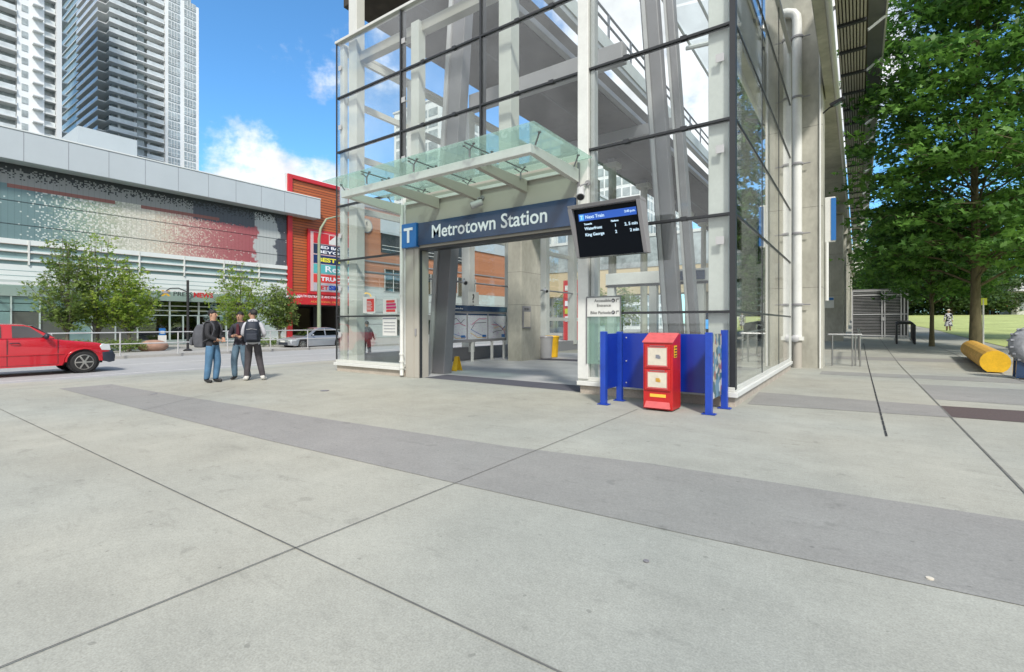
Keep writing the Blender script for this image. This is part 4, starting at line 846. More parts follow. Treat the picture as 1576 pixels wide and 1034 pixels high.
# brick mall building further along, with its clock
br = bpy.data.materials.new('orange_brick'); br.use_nodes = True; nt = br.node_tree; bt = nt.nodes.new('ShaderNodeTexBrick'); gn = nt.nodes.new('ShaderNodeNewGeometry'); ro = nt.nodes.new('ShaderNodeMapping'); ro.inputs['Rotation'].default_value = (R(90), 0, R(90))
nt.links.new(gn.outputs['Position'], ro.inputs[0]); nt.links.new(ro.outputs[0], bt.inputs['Vector']); bt.inputs['Scale'].default_value = 2.2; bt.inputs['Color1'].default_value = (.47, .20, .10, 1); bt.inputs['Color2'].default_value = (.40, .165, .085, 1); bt.inputs['Mortar'].default_value = (.42, .27, .19, 1); bt.inputs['Mortar Size'].default_value = .012
nt.links.new(bt.outputs['Color'], nt.nodes['Principled BSDF'].inputs['Base Color']); nt.nodes['Principled BSDF'].inputs['Roughness'].default_value = .85
bb = thing('brick_building', 'orange brick mall building with a round wall clock and grey base', 'building', (-42, 42, -.115))
B(-60, -42, 30.95, 58, 5.3, 13.6).build('brick_wall', br, bb); B(-60, -41.95, 30.95, 58, -.1, 5.28).build('grey_base', M['mgrey'], bb)
B(-60, -41.9, 30.95, 58, 13.61, 13.9).build('parapet', M['steelmid'], bb); B(-60, -41.88, 34.7, 58, 11.15, 12.9).build('grey_band', M['mpanel'], bb)
B(-41.99, -41.9, 30.95, 58, 7.9, 8.05).build('string_course', M['steelmid'], bb)
for z in (1.3, 2.6, 3.9): B(-41.949, -41.93, 30.95, 58, z, z+.05).build('base_joint', M['steelmid'], bb)
w_ = B(-42.0, -41.86, 34.8, 50, 9.1, 11.1).build('balcony_opening', M['mdark'], bb)
for z in (9.4, 9.8): B(-41.84, -41.8, 34.8, 50, z, z+.06).build('balcony_rail', M['whitew'], w_)
for y0 in (35.2, 41, 47): 
    w_ = B(-41.94, -41.84, y0, y0+3.6, 4.9, 7.3).build('window', M['wglass'], bb); [B(-41.838, -41.80, y0+q*1.2-.03, y0+q*1.2+.03, 4.9, 7.3).build('mullion', M['mlight'], w_) for q in range(4)]
for z in (.1,): B(-41.94, -41.9, 36, 50, .1, 2.4).build('shop_window', M['wglass'], bb)
ck = thing('wall_clock', 'round pale clock high on the orange brick wall', 'clock', (-41.9, 32.9, 10.9))
ck.location = (-41.9, 32.85, 11.6); OFF[ck.name] = Vector(ck.location)
cyk, czk = 32.85, 11.6
MB().lathe([(.75, 0), (.75, .12), (.66, .14)], (-41.995, cyk, czk), (1, 0, 0), 28).build('rim', M['steelmid'], ck); MB().lathe([(.64, 0), (.64, .02)], (-41.86, cyk, czk), (1, 0, 0), 28).build('dial', M['paper'], ck)
mb = MB(); mb.bar((-41.82, cyk, czk), (-41.82, cyk, czk+.5), .05, .02, side=(0, 1, 0)); mb.bar((-41.82, cyk, czk), (-41.82, cyk-.1, czk+.35), .07, .02, side=(0, 1, 0)); mb.build('hands', M['black'], ck)

# ------------------------------------------------------------------ towers and far buildings
M['tslab'] = mat('tower_slab', (.66, .68, .68), .6, var=.06, sc=.2); M['twhite'] = mat('tower_white', (.80, .82, .82), .5, var=.04, sc=.1)
M['tglass'] = mat('tower_glass', (.34, .39, .40), .12, var=.35, sc=.35, var2=.25, sc2=1.3, coat=.3); M['tglass2'] = mat('tower_glass_pale', (.33, .38, .39), .2, var=.3, sc=.5, coat=.3)
M['trail'] = mat('tower_balustrade', (.60, .65, .66), .15, var=.2, sc=.6); M['tgreen'] = mat('tower_green_glass', (.30, .38, .36), .15, var=.2, sc=.6)
FH = 2.9
def slab_floor(t, x0, x1, y0, y1, z, m='tslab'): B(x0, x1, y0, y1, z, z+.28).build('floor_slab', M[m], t)
tw = thing('apartment_tower', 'tall white apartment tower with full width balconies and a gridded right wing', 'tower', (-190, 60, 0))
B(-228, -182, 49.8, 71.2, 0, 120).build('core', M['tglass'], tw)
B(-181.99, -178.6, 62.6, 72.2, 0, 106).build('right_wing', M['twhite'], tw)
for y0, y1 in ((63.4, 66.6), (67.9, 71.2)):
    for k in range(36):
        z = 2.5+k*FH; w_ = B(-178.61, -178.45, y0, y1, z, z+2.35).build('window', M['tglass'] if (k*7+int(y0)) % 5 else M['tglass2'], tw)
        mb = MB(); [mb.box(-178.45, -178.35, y0+(y1-y0)*q/4-.05, y0+(y1-y0)*q/4+.05, z, z+2.35) for q in range(1, 4)]; mb.box(-178.45, -178.36, y0, y1, z+.8, z+.9); w_b = mb.build('window_frame', M['twhite'], w_)
for k in range(38):
    z = 6+k*FH
    slab_floor(tw, -181.99, -179.4, 48.6, 55.6, z); slab_floor(tw, -181.99, -178.9, 55.61, 62.5, z, 'twhite')
    B(-179.5, -179.42, 48.6, 55.4, z+.28, z+1.3).build('balustrade', M['trail'], tw); B(-179.0, -178.92, 57.8, 62.4, z+.28, z+1.3).build('balustrade', M['trail'], tw)
    B(-181.98, -180.6, 55.7, 57.6, z+.29, z+2.85).build('glazed_bay', M['tglass2'], tw)
    slab_floor(tw, -203, -182, 46.6, 49.79, z); B(-202.8, -182.2, 46.62, 46.7, z+.28, z+1.25).build('balustrade', M['trail'], tw)
    if k < 34: slab_floor(tw, -228, -182.5, 72.3, 73.6, z)
B(-228, -203.5, 47.6, 49.79, 0, 118).build('green_wing', M['tgreen'], tw)
for k in range(38): B(-228, -203.4, 47.3, 47.59, 6+k*FH, 6.25+k*FH).build('wing_slab', M['tslab'], tw)
for y in (51.5, 55.6, 59): B(-181.98, -181.2, y-.3, y+.3, 0, 118).build('fin_wall', M['tslab'], tw)
t1 = thing('apartment_tower', 'nearest tall apartment tower at the left edge with a bright white panel strip', 'tower', (-160, 20, 0))
B(-190, -152, -30, 31.6, 0, 112).build('core', M['tglass'], t1)
B(-151.99, -150.2, 24.6, 29.0, 0, 112).build('white_strip', M['twhite'], t1); B(-151.99, -149.8, 31.0, 31.9, 0, 112).build('edge_fin', M['tslab'], t1)
for k in range(36):
    z = 5.5+k*FH
    slab_floor(t1, -151.99, -149.6, -30, 24.5, z); B(-149.8, -149.72, -30, 24.3, z+.28, z+1.3).build('balustrade', M['trail'], t1)
    B(-150.19, -150.1, 25.3, 26.3, z+.9, z+2.3).build('window', M['tglass'], t1); B(-150.19, -149.0, 27.0, 28.7, z, z+.25).build('window_hood', M['tslab'], t1)
    slab_floor(t1, -151.99, -150.4, 29.01, 30.99, z); B(-150.6, -150.5, 29.1, 30.9, z+.28, z+1.25).build('balustrade', M['trail'], t1)
    slab_floor(t1, -186, -152, 31.61, 33.4, z)
def block(nm, label, x0, x1, y0, y1, h, wall, win, fh=3.2, bay=3.2, ww=.7, cat='building', grp=None, z0=-.2):
    t = thing(nm, label, cat, ((x0+x1)/2, (y0+y1)/2, z0), grp)
    B(x0, x1, y0, y1, z0, h).build('wall', wall, t); n_ = int((h-1)/fh)
    B(x0-.3, x1+.3, y0-.3, y1+.3, h+.01, h+.5).build('roof', M['tslab'], t)
    for k in range(min(n_, 30)):
        z = z0+1+k*fh; B(x0+.6, x1-.6, y0-.08, y0-.005, z, z+fh*ww).build('window_row', win, t); B(x1+.005, x1+.08, y0+.6, y1-.6, z, z+fh*ww).build('window_row', win, t)
    for k in range(int((x1-x0)/bay)): B(x0+.6+k*bay, x0+.95+k*bay, y0-.16, y0-.085, z0, h-.3).build('pier', wall, t)
    for k in range(int((y1-y0)/bay)): B(x1+.085, x1+.16, y0+.6+k*bay, y0+.95+k*bay, z0, h-.3).build('pier', wall, t)
    return t
block('glass_tower', 'pale striped tower block seen through the glass under the guideway', -62, -44, 118, 150, 52, M['twhite'], M['tglass2'], 3, 2.4, cat='tower')
block('glass_tower', 'blue glass tower behind the pale striped tower', -84, -66, 128, 150, 70, mat('blue_curtain', (.16, .26, .36), .2), M['tglass'], 3, 3.5, cat='tower')
block('office_block', 'grey office block with window bands beyond the brick building', -60, -41, 70, 100, 26, M['mlight'], M['tglass'], 3.4)
block('glass_tower', 'slim grey tower far down the street', -36, -26, 170, 190, 60, M['tslab'], M['tglass2'], 3, 2.5, cat='tower')
block('white_tower', 'white tower with dark windows on the far left of the glass hall view', -110, -92, 96, 116, 62, M['twhite'], M['tglass'], 3, 2.6, cat='tower')
cb = thing('skybridge', 'cream coloured enclosed footbridge crossing the street far behind the hall', 'bridge', (-30, 66, 6))
B(-41, -14, 64, 68, 5.4, 9.0).build('deck_wall', mat('bridge_cream', (.55, .46, .30), .7), cb); B(-41, -14, 63.9, 63.99, 9.01, 13).build('glazing', M['tglass'], cb); B(-41, -14, 63.8, 68.1, 13.01, 13.4).build('roof', M['mlight'], cb)
for x in (-15.5, -29.2): B(x-.5, x+.5, 65, 67, -.25, 5.39).build('pier', M['conc'], cb)
tt = thing('totem_sign', 'tall red totem sign beyond the far glass wall', 'sign', (-22, 42, 0)); B(-23.6, -21.9, 42, 42.5, -.2, 5.6).build('panel', M['red'], tt)
for k in range(5): B(-23.4, -22.1, 41.95, 41.99, 1.6+k*.75, 2.1+k*.75).build('label_strip', [M['lettering'], mat('lime_strip', (.5, .6, .05), .5), M['lettering'], M['pred'], M['whitew']][k], tt)
block('glass_pavilion', 'low glass fronted pavilion with white frame beyond the lawn', 22, 52, 121, 130, 6.4, M['whitew'], M['tglass'], 3.1, 2.8, .8, z0=2.7)
rf = thing('glass_pavilion_roof', 'white pitched roof of the pavilion beyond the lawn', 'roof', (37, 125, 6.9)); MB().ext([(119.5, 6.95), (131.5, 6.95), (125.5, 9.4)], 'yz', 21, 53).build('roof_slab', M['whitew'], rf)
t = thing('parasol', 'orange parasol far across the lawn', 'parasol', (19.5, 117, 2.7)); MB().lathe([(1.5, 0), (.8, .35), (.05, .6)], (19.5, 117, 4.3), n=10).build('canopy', mat('orange_cloth', (.75, .16, .04), .7), t); MB().tube([(19.5, 117, 2.7), (19.5, 117, 4.8)], .05, 6).build('pole', M['steelmid'], t)

# ------------------------------------------------------------------ trees
def leaf_mat(name, ca, cb_, trans=.35):
    m = bpy.data.materials.new(name); m.use_nodes = True; nt = m.node_tree; L = nt.links.new
    p = nt.nodes['Principled BSDF']; p.inputs['Roughness'].default_value = .5; p.inputs['Specular IOR Level'].default_value = .35
    at = nt.nodes.new('ShaderNodeAttribute'); at.attribute_name = 'tone'
    mx_ = nt.nodes.new('ShaderNodeMix'); mx_.data_type = 'RGBA'; L(at.outputs['Fac'], mx_.inputs[0]); mx_.inputs[6].default_value = (*ca, 1); mx_.inputs[7].default_value = (*cb_, 1)
    L(mx_.outputs[2], p.inputs['Base Color']); tr = nt.nodes.new('ShaderNodeBsdfTranslucent'); L(mx_.outputs[2], tr.inputs[0])
    ms = nt.nodes.new('ShaderNodeMixShader'); ms.inputs[0].default_value = trans; L(p.outputs[0], ms.inputs[1]); L(tr.outputs[0], ms.inputs[2]); L(ms.outputs[0], nt.nodes['Material Output'].inputs[0])
    return m
LF = {'maple': leaf_mat('maple_leaves', (.03, .10, .025), (.18, .36, .06), .42), 'light': leaf_mat('yellow_green_leaves', (.15, .28, .05), (.46, .56, .10), .6),
      'mid': leaf_mat('green_leaves', (.12, .21, .06), (.30, .38, .10), .55), 'far': leaf_mat('far_leaves', (.03, .07, .02), (.08, .14, .035))}
def leaves(name, centers, n, sig, size, m, parent, squash=.45, tone=None, star=True):
    """leaf-sized folded faces scattered in flattened sprays round the given points"""
    c = np.repeat(np.asarray(centers, float), n, 0); K = len(c)
    tn = np.repeat(rng.random(len(centers)) if tone is None else tone, n)*.65 + rng.random(K)*.35
    c = c + rng.normal(size=(K, 3))*np.array([sig, sig, sig*squash])
    nr = rng.normal(size=(K, 3))*.65 + np.array([0, 0, 1.0]); nr /= np.linalg.norm(nr, axis=1)[:, None]
    a = np.cross(nr, rng.normal(size=(K, 3))); a /= np.linalg.norm(a, axis=1)[:, None]; b = np.cross(nr, a)
    s_ = (size*(.45+1.0*rng.random(K)))[:, None]
    if star:   # five pointed leaf folded along the middle
        P = [(-.5, 0, 0), (-.12, .2, -.05), (-.18, .52, -.14), (.14, .22, -.05), (.55, 0, -.06), (.14, -.22, -.05), (-.18, -.52, -.14), (-.12, -.2, -.05)]
        F = [(0, 1, 2, 3), (0, 3, 4, 5), (0, 5, 6, 7)]
    else: P = [(-.5, 0, 0), (0, .3, -.1), (.5, 0, -.05), (0, -.3, -.1)]; F = [(0, 1, 2), (0, 2, 3)]
    k = len(P); v = np.empty((K, k, 3))
    for i, (x, y, z) in enumerate(P): v[:, i] = c + a*s_*x + b*s_*y + nr*s_*z
    f = (np.arange(K)[:, None, None]*k + np.array(F)[None]); fl = len(F[0]); nf = K*len(F)
    me = bpy.data.meshes.new(name); off = np.array(OFF.get(parent.name, Vector())[:])
    me.vertices.add(K*k); me.vertices.foreach_set('co', (v-off).reshape(-1)); me.loops.add(nf*fl); me.loops.foreach_set('vertex_index', f.reshape(-1).astype(np.int32))
    me.polygons.add(nf); me.polygons.foreach_set('loop_start', np.arange(0, nf*fl, fl, dtype=np.int32)); me.polygons.foreach_set('loop_total', np.full(nf, fl, dtype=np.int32))
    me.materials.append(m); me.update(); at = me.attributes.new('tone', 'FLOAT', 'FACE'); at.data.foreach_set('value', np.repeat(tn, len(F)).astype(np.float32))
    o = bpy.data.objects.new(name, me); C.objects.link(o); o.parent = parent; OFF[o.name] = OFF.get(parent.name, Vector()); return o
def tree(name, label, group, x, y, z, H, tr, zc0, rad, m, nl=26, sprays=9, n=34, size=.17, sig=.42, shape='round', bark='bark', stems=1, star=True, seed=1, squash=.42):
    rs = random.Random(seed); t = thing(name, label, 'tree', (x, y, z), group)
    top = H*.93; pts = []; rr = []
    for i in range(9):
        f = i/8; pts.append((x+rs.uniform(-.05, .05)*f*2, y+rs.uniform(-.05, .05)*f*2, z-.1+top*f)); rr.append(tr*(1.25 if i == 0 else (1-.88*f)))
    MB().tube(pts, rr, 10).build('trunk', M[bark], t, smooth=True)
    cen = []; lim = MB()
    for i in range(nl):
        f = (i+.5)/nl; hz = zc0 + (H*.9-zc0)*f; az = i*2.39996 + rs.uniform(-.3, .3)
        if shape == 'round': pr_ = math.sqrt(max(0, 1-(2*(f*.92)-.72)**2*.75)) if f > .36 else .82+.18*f/.36
        elif shape == 'full': pr_ = (.78+.22*f/.2 if f < .2 else 1.0 if f < .6 else 1.0-.62*((f-.6)/.4)**1.4)
        elif shape == 'vase': pr_ = (.55+.55*f/.4 if f < .4 else 1.1-.75*((f-.4)/.6))
        else: pr_ = 1.02-.82*f
        L_ = rad*pr_*rs.uniform(.82, 1.1); up = rs.uniform(.12, .35)*L_ if shape != 'vase' else rs.uniform(.7, 1.1)*L_
        hs = zc0*.85 + (hz-zc0)*.9 if shape != 'vase' else zc0*.8+(hz-zc0)*.5
        p0 = Vector((x, y, z+max(zc0*.6, hs-.3))); p3 = Vector((x+math.cos(az)*L_, y+math.sin(az)*L_, z+min(hs+up, H)))
        if shape == 'vase':
            p3 = Vector((x+math.cos(az)*L_, y+math.sin(az)*L_, z+hz+rs.uniform(0, .08)*H)); p0 = Vector((x, y, z+zc0*rs.uniform(.55, 1.0)))
        p1 = p0.lerp(p3, .35)+Vector((0, 0, .12*L_)); p2 = p0.lerp(p3, .7)+Vector((0, 0, .10*L_))
        lim.tube([p0, p1, p2, p3], [tr*.3*(1.1-f), tr*.18*(1.2-f), tr*.10, .012], 5)
        for q in range(sprays):
            u = .28+.76*((q+rs.random())/sprays); b_ = p1.lerp(p3, u) if u > .35 else p0.lerp(p1, u/.35)
            spread = rad*.26*(.4+u*.7); cpt = b_+Vector((rs.uniform(-1, 1)*spread, rs.uniform(-1, 1)*spread, rs.uniform(-.55, .55)*spread*.8))
            cen.append(tuple(cpt))
            if q % 2 == 0: lim.tube([b_, cpt], [tr*.07, .008], 4)
    if shape == 'round': cen += [(x+rs.gauss(0, rad*.12), y+rs.gauss(0, rad*.12), z+H*rs.uniform(.86, 1)) for _ in range(10)]
    lim.build('limbs', M[bark], t, smooth=True)
    leaves('crown', cen, n, sig, size, m, t, star=star, squash=squash)
    return t
tree('maple_tree', 'largest broad maple with thick dark trunk beside the yellow half-round block', 'maples along the park walk', 4.15, 28.9, .15, 21.5, .2, 3.6, 4.25, LF['maple'], 100, 13, 28, .27, .34, seed=3, squash=.3, shape='full')
tree('maple_tree', 'slim maple with thin trunk left of the largest maple', 'maples along the park walk', 3.1, 33.2, .24, 9.0, .11, 2.8, 2.5, LF['maple'], 34, 9, 30, .25, .32, seed=5, squash=.3)
tree('maple_tree', 'maple behind the dark bicycle rack, third along the walk', 'maples along the park walk', 2.75, 44.5, .56, 11, .15, 2.8, 2.7, LF['maple'], 36, 9, 30, .26, .38, seed=8)
tree('maple_tree', 'fourth maple farther along the park walk', 'maples along the park walk', 3.3, 56.0, .94, 11, .15, 2.9, 2.8, LF['maple'], 34, 9, 30, .26, .45, seed=9)
tree('maple_tree', 'farthest maple of the row by the guideway', 'maples along the park walk', 3.2, 70.0, 1.5, 11, .15, 2.7, 2.8, LF['far'], 30, 8, 26, .32, .5, seed=10)
tree('maple_tree', 'broad maple behind the largest maple at the right edge', 'maples along the park walk', 10.2, 40.0, .46, 16, .2, 3.6, 5.2, LF['maple'], 60, 11, 34, .24, .45, seed=12)
for k, (x, y, h, r_) in enumerate(((6, 110, 12, 6.0), (12, 104, 10, 5.4), (0, 116, 13, 6), (19, 122, 12, 6), (28, 134, 14, 7), (40, 136, 14, 7), (-3, 98, 11, 5), (15.5, 112, 9, 4.5), (53, 128, 13, 6))):
    tree('park_tree', ['dark green park tree', 'low spreading park tree'][k % 2] + ' across the lawn, ' + ['behind the second maple trunk', 'right of the woman in the patterned dress', 'far behind the bicycle cage', 'nearest the orange parasol', 'behind the glass pavilion left end', 'behind the middle of the pavilion', 'closest to the guideway', 'just left of the far people', 'beyond the pavilion right end'][k], 'trees beyond the lawn', x, y, zr(5, y), h, .3, .5, r_, LF['far'], 26, 9, 34, .55, .8, star=False, seed=20+k)
# street trees before the mall
for k, (x, y, h, r_, m_, lab, st_, br_) in enumerate((
        (-33.5, 7.35, 6.3, 1.25, 'mid', 'upright street tree at the left of the mall planting, darker leaves', 'vase', 'barkg'), (-34, 8.7, 6.6, 1.5, 'light', 'tallest yellow green street tree in the middle of the left clump', 'vase', 'barkg'),
        (-33.2, 9.9, 5.2, 1.3, 'light', 'multi branched street tree at the right of the left clump', 'vase', 'barkg'), (-34.5, 16.5, 6.0, 1.75, 'light', 'pale yellow green street tree behind the three talking people', 'vase', 'barkg'),
        (-33.4, 18.7, 4.6, 1.15, 'mid', 'small grey green street tree before the red frame', 'vase', 'barkg'))):
    tree('street_tree', lab, 'street trees before the mall', x, y, -.115, h, .09, 1.35, r_, LF[m_], 40, 9, 13, .15, .12, st_, br_, seed=40+k, squash=.8)
for k, (x, y) in enumerate(((-24.5, 47), (-26, 53), (-25, 60), (-34, 72))):
    tree('street_tree', ['nearest', 'second', 'third', 'farthest'][k] + ' green street tree down the street beyond the glass hall', 'far street trees', x, y, -.2, 6.5, .12, 1.6, 2.4, LF['mid'], 22, 7, 22, .25, .35, star=False, seed=60+k)
# low planting
def shrub(nm, label, x, y, z, rx, ry, h, m, n=1400, size=.1, grp=None):
    t = thing(nm, label, 'shrub', (x, y, z), grp); P_ = []
    MB().tube([(x, y, z-.05), (x, y, z+h*.6)], .03, 5).build('stem', M['barkg'], t)
    for _ in range(60): P_.append((x+random.uniform(-rx, rx), y+random.uniform(-ry, ry), z+h*(.25+.6*random.random()*(1-.2*random.random()))))
    leaves('foliage', P_, n//60, .1, size, m, t, star=False, squash=.8)
shrub('hedge_shrub', 'low clipped green shrub behind the street rail right of the red truck', -32.2, 7.9, -.1, .5, 1.0, .75, LF['mid'])
shrub('hedge_shrub', 'low green shrub beside the pinkish boulder', -32.2, 9.6, -.1, .5, .6, .7, LF['mid'])
shrub('hedge_shrub', 'grassy green shrub between the talking people and the silver car', -32.0, 17.2, -.1, .5, 1.3, .6, LF['mid'])
t = thing('boulder', 'rounded pinkish boulder at the end of the low shrubs', 'boulder', (-32.2, 10.9, -.1)); MB().ell((-32.2, 10.7, .15), .4, .75, .36, 14, 10).build('stone', mat('pink_stone', (.36, .22, .16), .9, var=.2, sc=3, bump=.6, bsc=6), t, smooth=True)

# ------------------------------------------------------------------ street furniture
fr = thing('street_railing', 'pale two rail metal railing along the far kerb', 'railing', (-28.3, 10, -.105))
for z in (1.0, .46): MB().tube([(-28.35, -30, z), (-28.35, 20.6, z)], .028, 8).build('rail', M['steellt'], fr, smooth=True)
for k in range(22): MB().tube([(-28.35, -30.3+k*2.4, -.12), (-28.35, -30.3+k*2.4, 1.0)], .032, 8).build('post', M['steellt'], fr)
sl_ = thing('street_lamp', 'black street lamp post with curved arm before the shopfront', 'lamp', (-30.7, 11.85, -.115))
MB().tube([(-30.7, 11.85, -.1), (-30.7, 11.85, 3.85)], .065, 10).build('post', M['black'], sl_); MB().lathe([(.22, 0), (.22, .05), (.1, .12)], (-30.7, 11.85, -.11), n=12).build('base', M['black'], sl_)
MB().tube([(-30.7, 11.8, 3.2), (-30.7, 11.4, 3.38), (-30.7, 11.0, 3.35), (-30.7, 10.8, 3.2)], .03, 8).build('arm', M['black'], sl_, smooth=True); MB().lathe([(.2, 0), (.19, .06), (.06, .14)], (-30.7, 10.8, 3.06), n=12).build('lamp_head', M['steelgrey'], sl_)
lp = thing('street_light', 'tall pale green street light pole with a long curved arm before the tenant sign', 'street light', (-37.4, 24.4, -.115))
M['ppole'] = mat('pale_green_paint', (.26, .30, .20), .6, var=.1, sc=2)
MB().tube([(-37.4, 24.4, -.1), (-37.4, 24.4, 4), (-37.4, 24.4, 8.6), (-37.4, 24.55, 9.5), (-37.4, 25.1, 10.4), (-37.4, 26.2, 10.85), (-37.4, 27.4, 10.95)], [.17, .15, .12, .1, .08, .06, .05], 10).build('pole', M['ppole'], lp, smooth=True); MB().ell((-37.4, 27.8, 10.9), .16, .45, .1).build('lamp_head', M['steellt'], lp)
bs = thing('notice_stand', 'small blue and white notice stand on two legs before the shopfront', 'notice stand', (-32.4, 11.2, -.1))
B(-32.42, -32.36, 11.0, 11.4, .35, .75).build('white_board', M['whitew'], bs); B(-32.42, -32.36, 11.05, 11.35, .76, 1.15).build('blue_board', M['bluel'], bs); B(-32.355, -32.35, 11.1, 11.3, .85, 1.0).build('white_mark', M['whitew'], bs)
for y in (11.1, 11.3): B(-32.41, -32.37, y-.02, y+.02, -.1, .345).build('leg', M['black'], bs)
pk = thing('parking_sign', 'yellow ring and blue parking sign on a thin pole beyond the left glass bay', 'sign', (-27, 20, 0))
px_, py_ = -29.6, 23.2
MB().tube([(px_, py_, -.25), (px_, py_, 3.6)], .035, 8).build('pole', M['steelmid'], pk); MB().lathe([(.26, 0), (.36, 0), (.36, .05), (.26, .05)], (px_+.02, py_, 3.35), (1, -.9, 0), 20, closed=True).build('yellow_ring', M['yellow'], pk)
MB().bar((px_+.06, py_+.2, 2.2), (px_+.06, py_+.2, 2.75), .55, .03, side=(.7, .75, 0)).build('blue_plate', M['bluel'], pk); MB().bar((px_+.06, py_+.2, 1.9), (px_+.06, py_+.2, 2.17), .55, .03, side=(.7, .75, 0)).build('white_plate', M['whitew'], pk)

# ------------------------------------------------------------------ park side things
yb = thing('yellow_sculpture_block', 'chunky yellow half-round concrete seat block lying on the walk', 'sculpture', (3.2, 22, 0))
prof = [(-.30, .0)] + [(.36*math.cos(a)*1.02, .36+.36*math.sin(a)) for a in [R(200+0*k) for k in range(1)]]
prof = [(.33*math.cos(R(a)), .32+.33*math.sin(R(a))) for a in range(240, -61, -20)]
mb = MB(); n = len(prof); ax0, ax1 = Vector((3.22, 19.55, 0)), Vector((3.62, 26.0, .12)); dd = (ax1-ax0).normalized(); sd_ = Vector((dd.y, -dd.x, 0))
vs = [ax0+sd_*u+Vector((0, 0, max(v, .01))) for u, v in prof] + [ax1+sd_*u+Vector((0, 0, max(v, .01))) for u, v in prof]
mb.add(vs, [tuple(range(n))], 0); mb.add(vs, [tuple(range(2*n-1, n-1, -1))], 0); mb.add(vs, [(i, i+n, (i+1) % n+n, (i+1) % n) for i in range(n)], 1)
mb.build('block', [M['yellow'], M['yellowo']], yb, smooth=False, bevel=.015)
rg = thing('ring_sculpture', 'grey knobbly tyre shaped ring resting on a dark steel frame at the right edge', 'sculpture', (3.6, 17.6, 0))
rc = Vector((3.72, 18.0, .86)); M['ringg'] = mat('ring_grey', (.24, .25, .27), .75, var=.35, sc=6, bump=.8, bsc=14)
axr = Vector((.2, -1, .05)).normalized(); pf_ = [(.36+.17*math.cos(R(a)), .22*math.sin(R(a))) for a in range(0, 360, 30)]
MB().lathe(pf_, rc, axr, 30, closed=True).build('ring', M['ringg'], rg, smooth=True)
a_ = axr.orthogonal().normalized(); b_ = axr.cross(a_)
for k in range(18):
    th = 2*math.pi*k/18; d_ = a_*math.cos(th)+b_*math.sin(th)
    for s_ in (-.1, .1): MB().bar(rc+d_*.50+axr*(s_-.03), rc+d_*.525+axr*(s_+.03), .07, .05).build('tread_knob', M['ringg'], rg, bevel=.01)
MB().tube([rc+a_*.32+axr*.1, rc+axr*.2+b_*.1, rc-a_*.2+b_*.25+axr*.1], .04, 8).build('inner_loop', M['ringg'], rg, smooth=True)
for dx, dy in ((-.35, -.12), (.40, -.12), (-.35, .35), (.40, .35)): MB().bar((rc.x+dx*.9, rc.y+dy, .02), (rc.x+dx*.85, rc.y+dy, .56), .16 if dy < 0 else .1, .05, side=(1, 0, 0)).build('leg', M['blue'], rg, bevel=.005)
MB().bar((rc.x-.4, rc.y+.1, .58), (rc.x+.45, rc.y+.1, .58), .55, .05, side=(0, 1, 0)).build('shelf', M['steelgrey'], rg); MB().bar((rc.x-.36, rc.y-.3, .03), (rc.x+.45, rc.y-.3, .03), .05, .04, side=(0, 1, 0)).build('foot_rail', M['blackp'], rg)
MB().lathe([(.12, 0), (.13, .3), (.06, .5)], (rc.x+.3, rc.y, 1.28), n=10).build('dark_cap', M['blackp'], rg, smooth=True)
rk = thing('bicycle_rack', 'dark metal bicycle rack of square hoops under the maples', 'bicycle rack', (2, 36, .35))
for k in range(12):
    y = 34.6+k*.56; x = 1.75+.025*k; zb = zr(2, y); MB().tube([(x, y, zb), (x, y, zb+1.05), (x+.08, y, zb+1.15), (x+.7, y, zb+1.15), (x+.78, y, zb+1.05), (x+.78, y, zb)], .045, 8).build('hoop', M['blackp'], rk, smooth=True)
for dx in (.0, .78): MB().bar((1.75+dx, 34.6, zr(2, 34.6)+.06), (2.0+dx, 40.85, zr(2, 40.85)+.06), .06, .05).build('ground_rail', M['blackp'], rk)
hr = thing('handrail_loop', 'polished steel handrail in the pavement behind the broad pillar', 'handrail', (-.4, 20, 0))
MB().bar((-.85, 19.85, 1.06), (.1, 20.0, 1.06), .10, .05).build('top_rail', M['inox'], hr, bevel=.01); MB().bar((.06, 20.05, 1.06), (.0, 26.5, 1.2), .06, .05).build('side_rail', M['inox'], hr)
for x, y in ((-.72, 19.85), (-.16, 19.92), (-.08, 20.3), (.05, 20.0), (.02, 23), (.0, 26.4)): MB().tube([(x, y, zr(1, y)), (x, y, 1.05+zr(1, y)*.9)], .025, 8).build('post', M['inox'], hr)
cg = thing('bicycle_cage', 'gated bicycle cage with grey frame and dark horizontal louvres', 'cage', (1, 43, .5))
zc_ = zr(1, 42.8); cx0, cx1, cyy, ch = -.35, 2.75, 42.8, 3.25
B(cx0, cx1, cyy+.05, cyy+.09, zc_+.1, zc_+ch-.1).build('mesh_back', M['mdark'], cg)
for k in range(30): B(cx0+.05, cx1-.35, cyy, cyy+.03, zc_+.15+k*.105, zc_+.172+k*.105).build('louvre', M['steellt'], cg)
for x in (cx0, 1.35, 1.5, cx1-.35, cx1-.18, cx1): B(x-.04, x+.04, cyy-.06, cyy+.04, zc_-.02, zc_+ch).build('post', M['steellt'], cg)
for z in (.1, 1.6, ch-.3, ch): B(cx0, cx1, cyy-.05, cyy-.01, zc_+z-.04, zc_+z+.04).build('rail', M['steellt'], cg)
for k in range(7): B(cx1-.01, cx1+.03, cyy+.3+k*.6, cyy+.36+k*.6, zc_, zc_+ch).build('side_bar', M['steellt'], cg)
B(cx0, cx1, cyy-.05, cyy+4, zc_+ch+.05, zc_+ch+.12).build('cage_roof', M['steelmid'], cg); B(1.3, 1.55, cyy-.1, cyy-.061, zc_+1.15, zc_+1.4).build('lock_box', M['steellt'], cg)
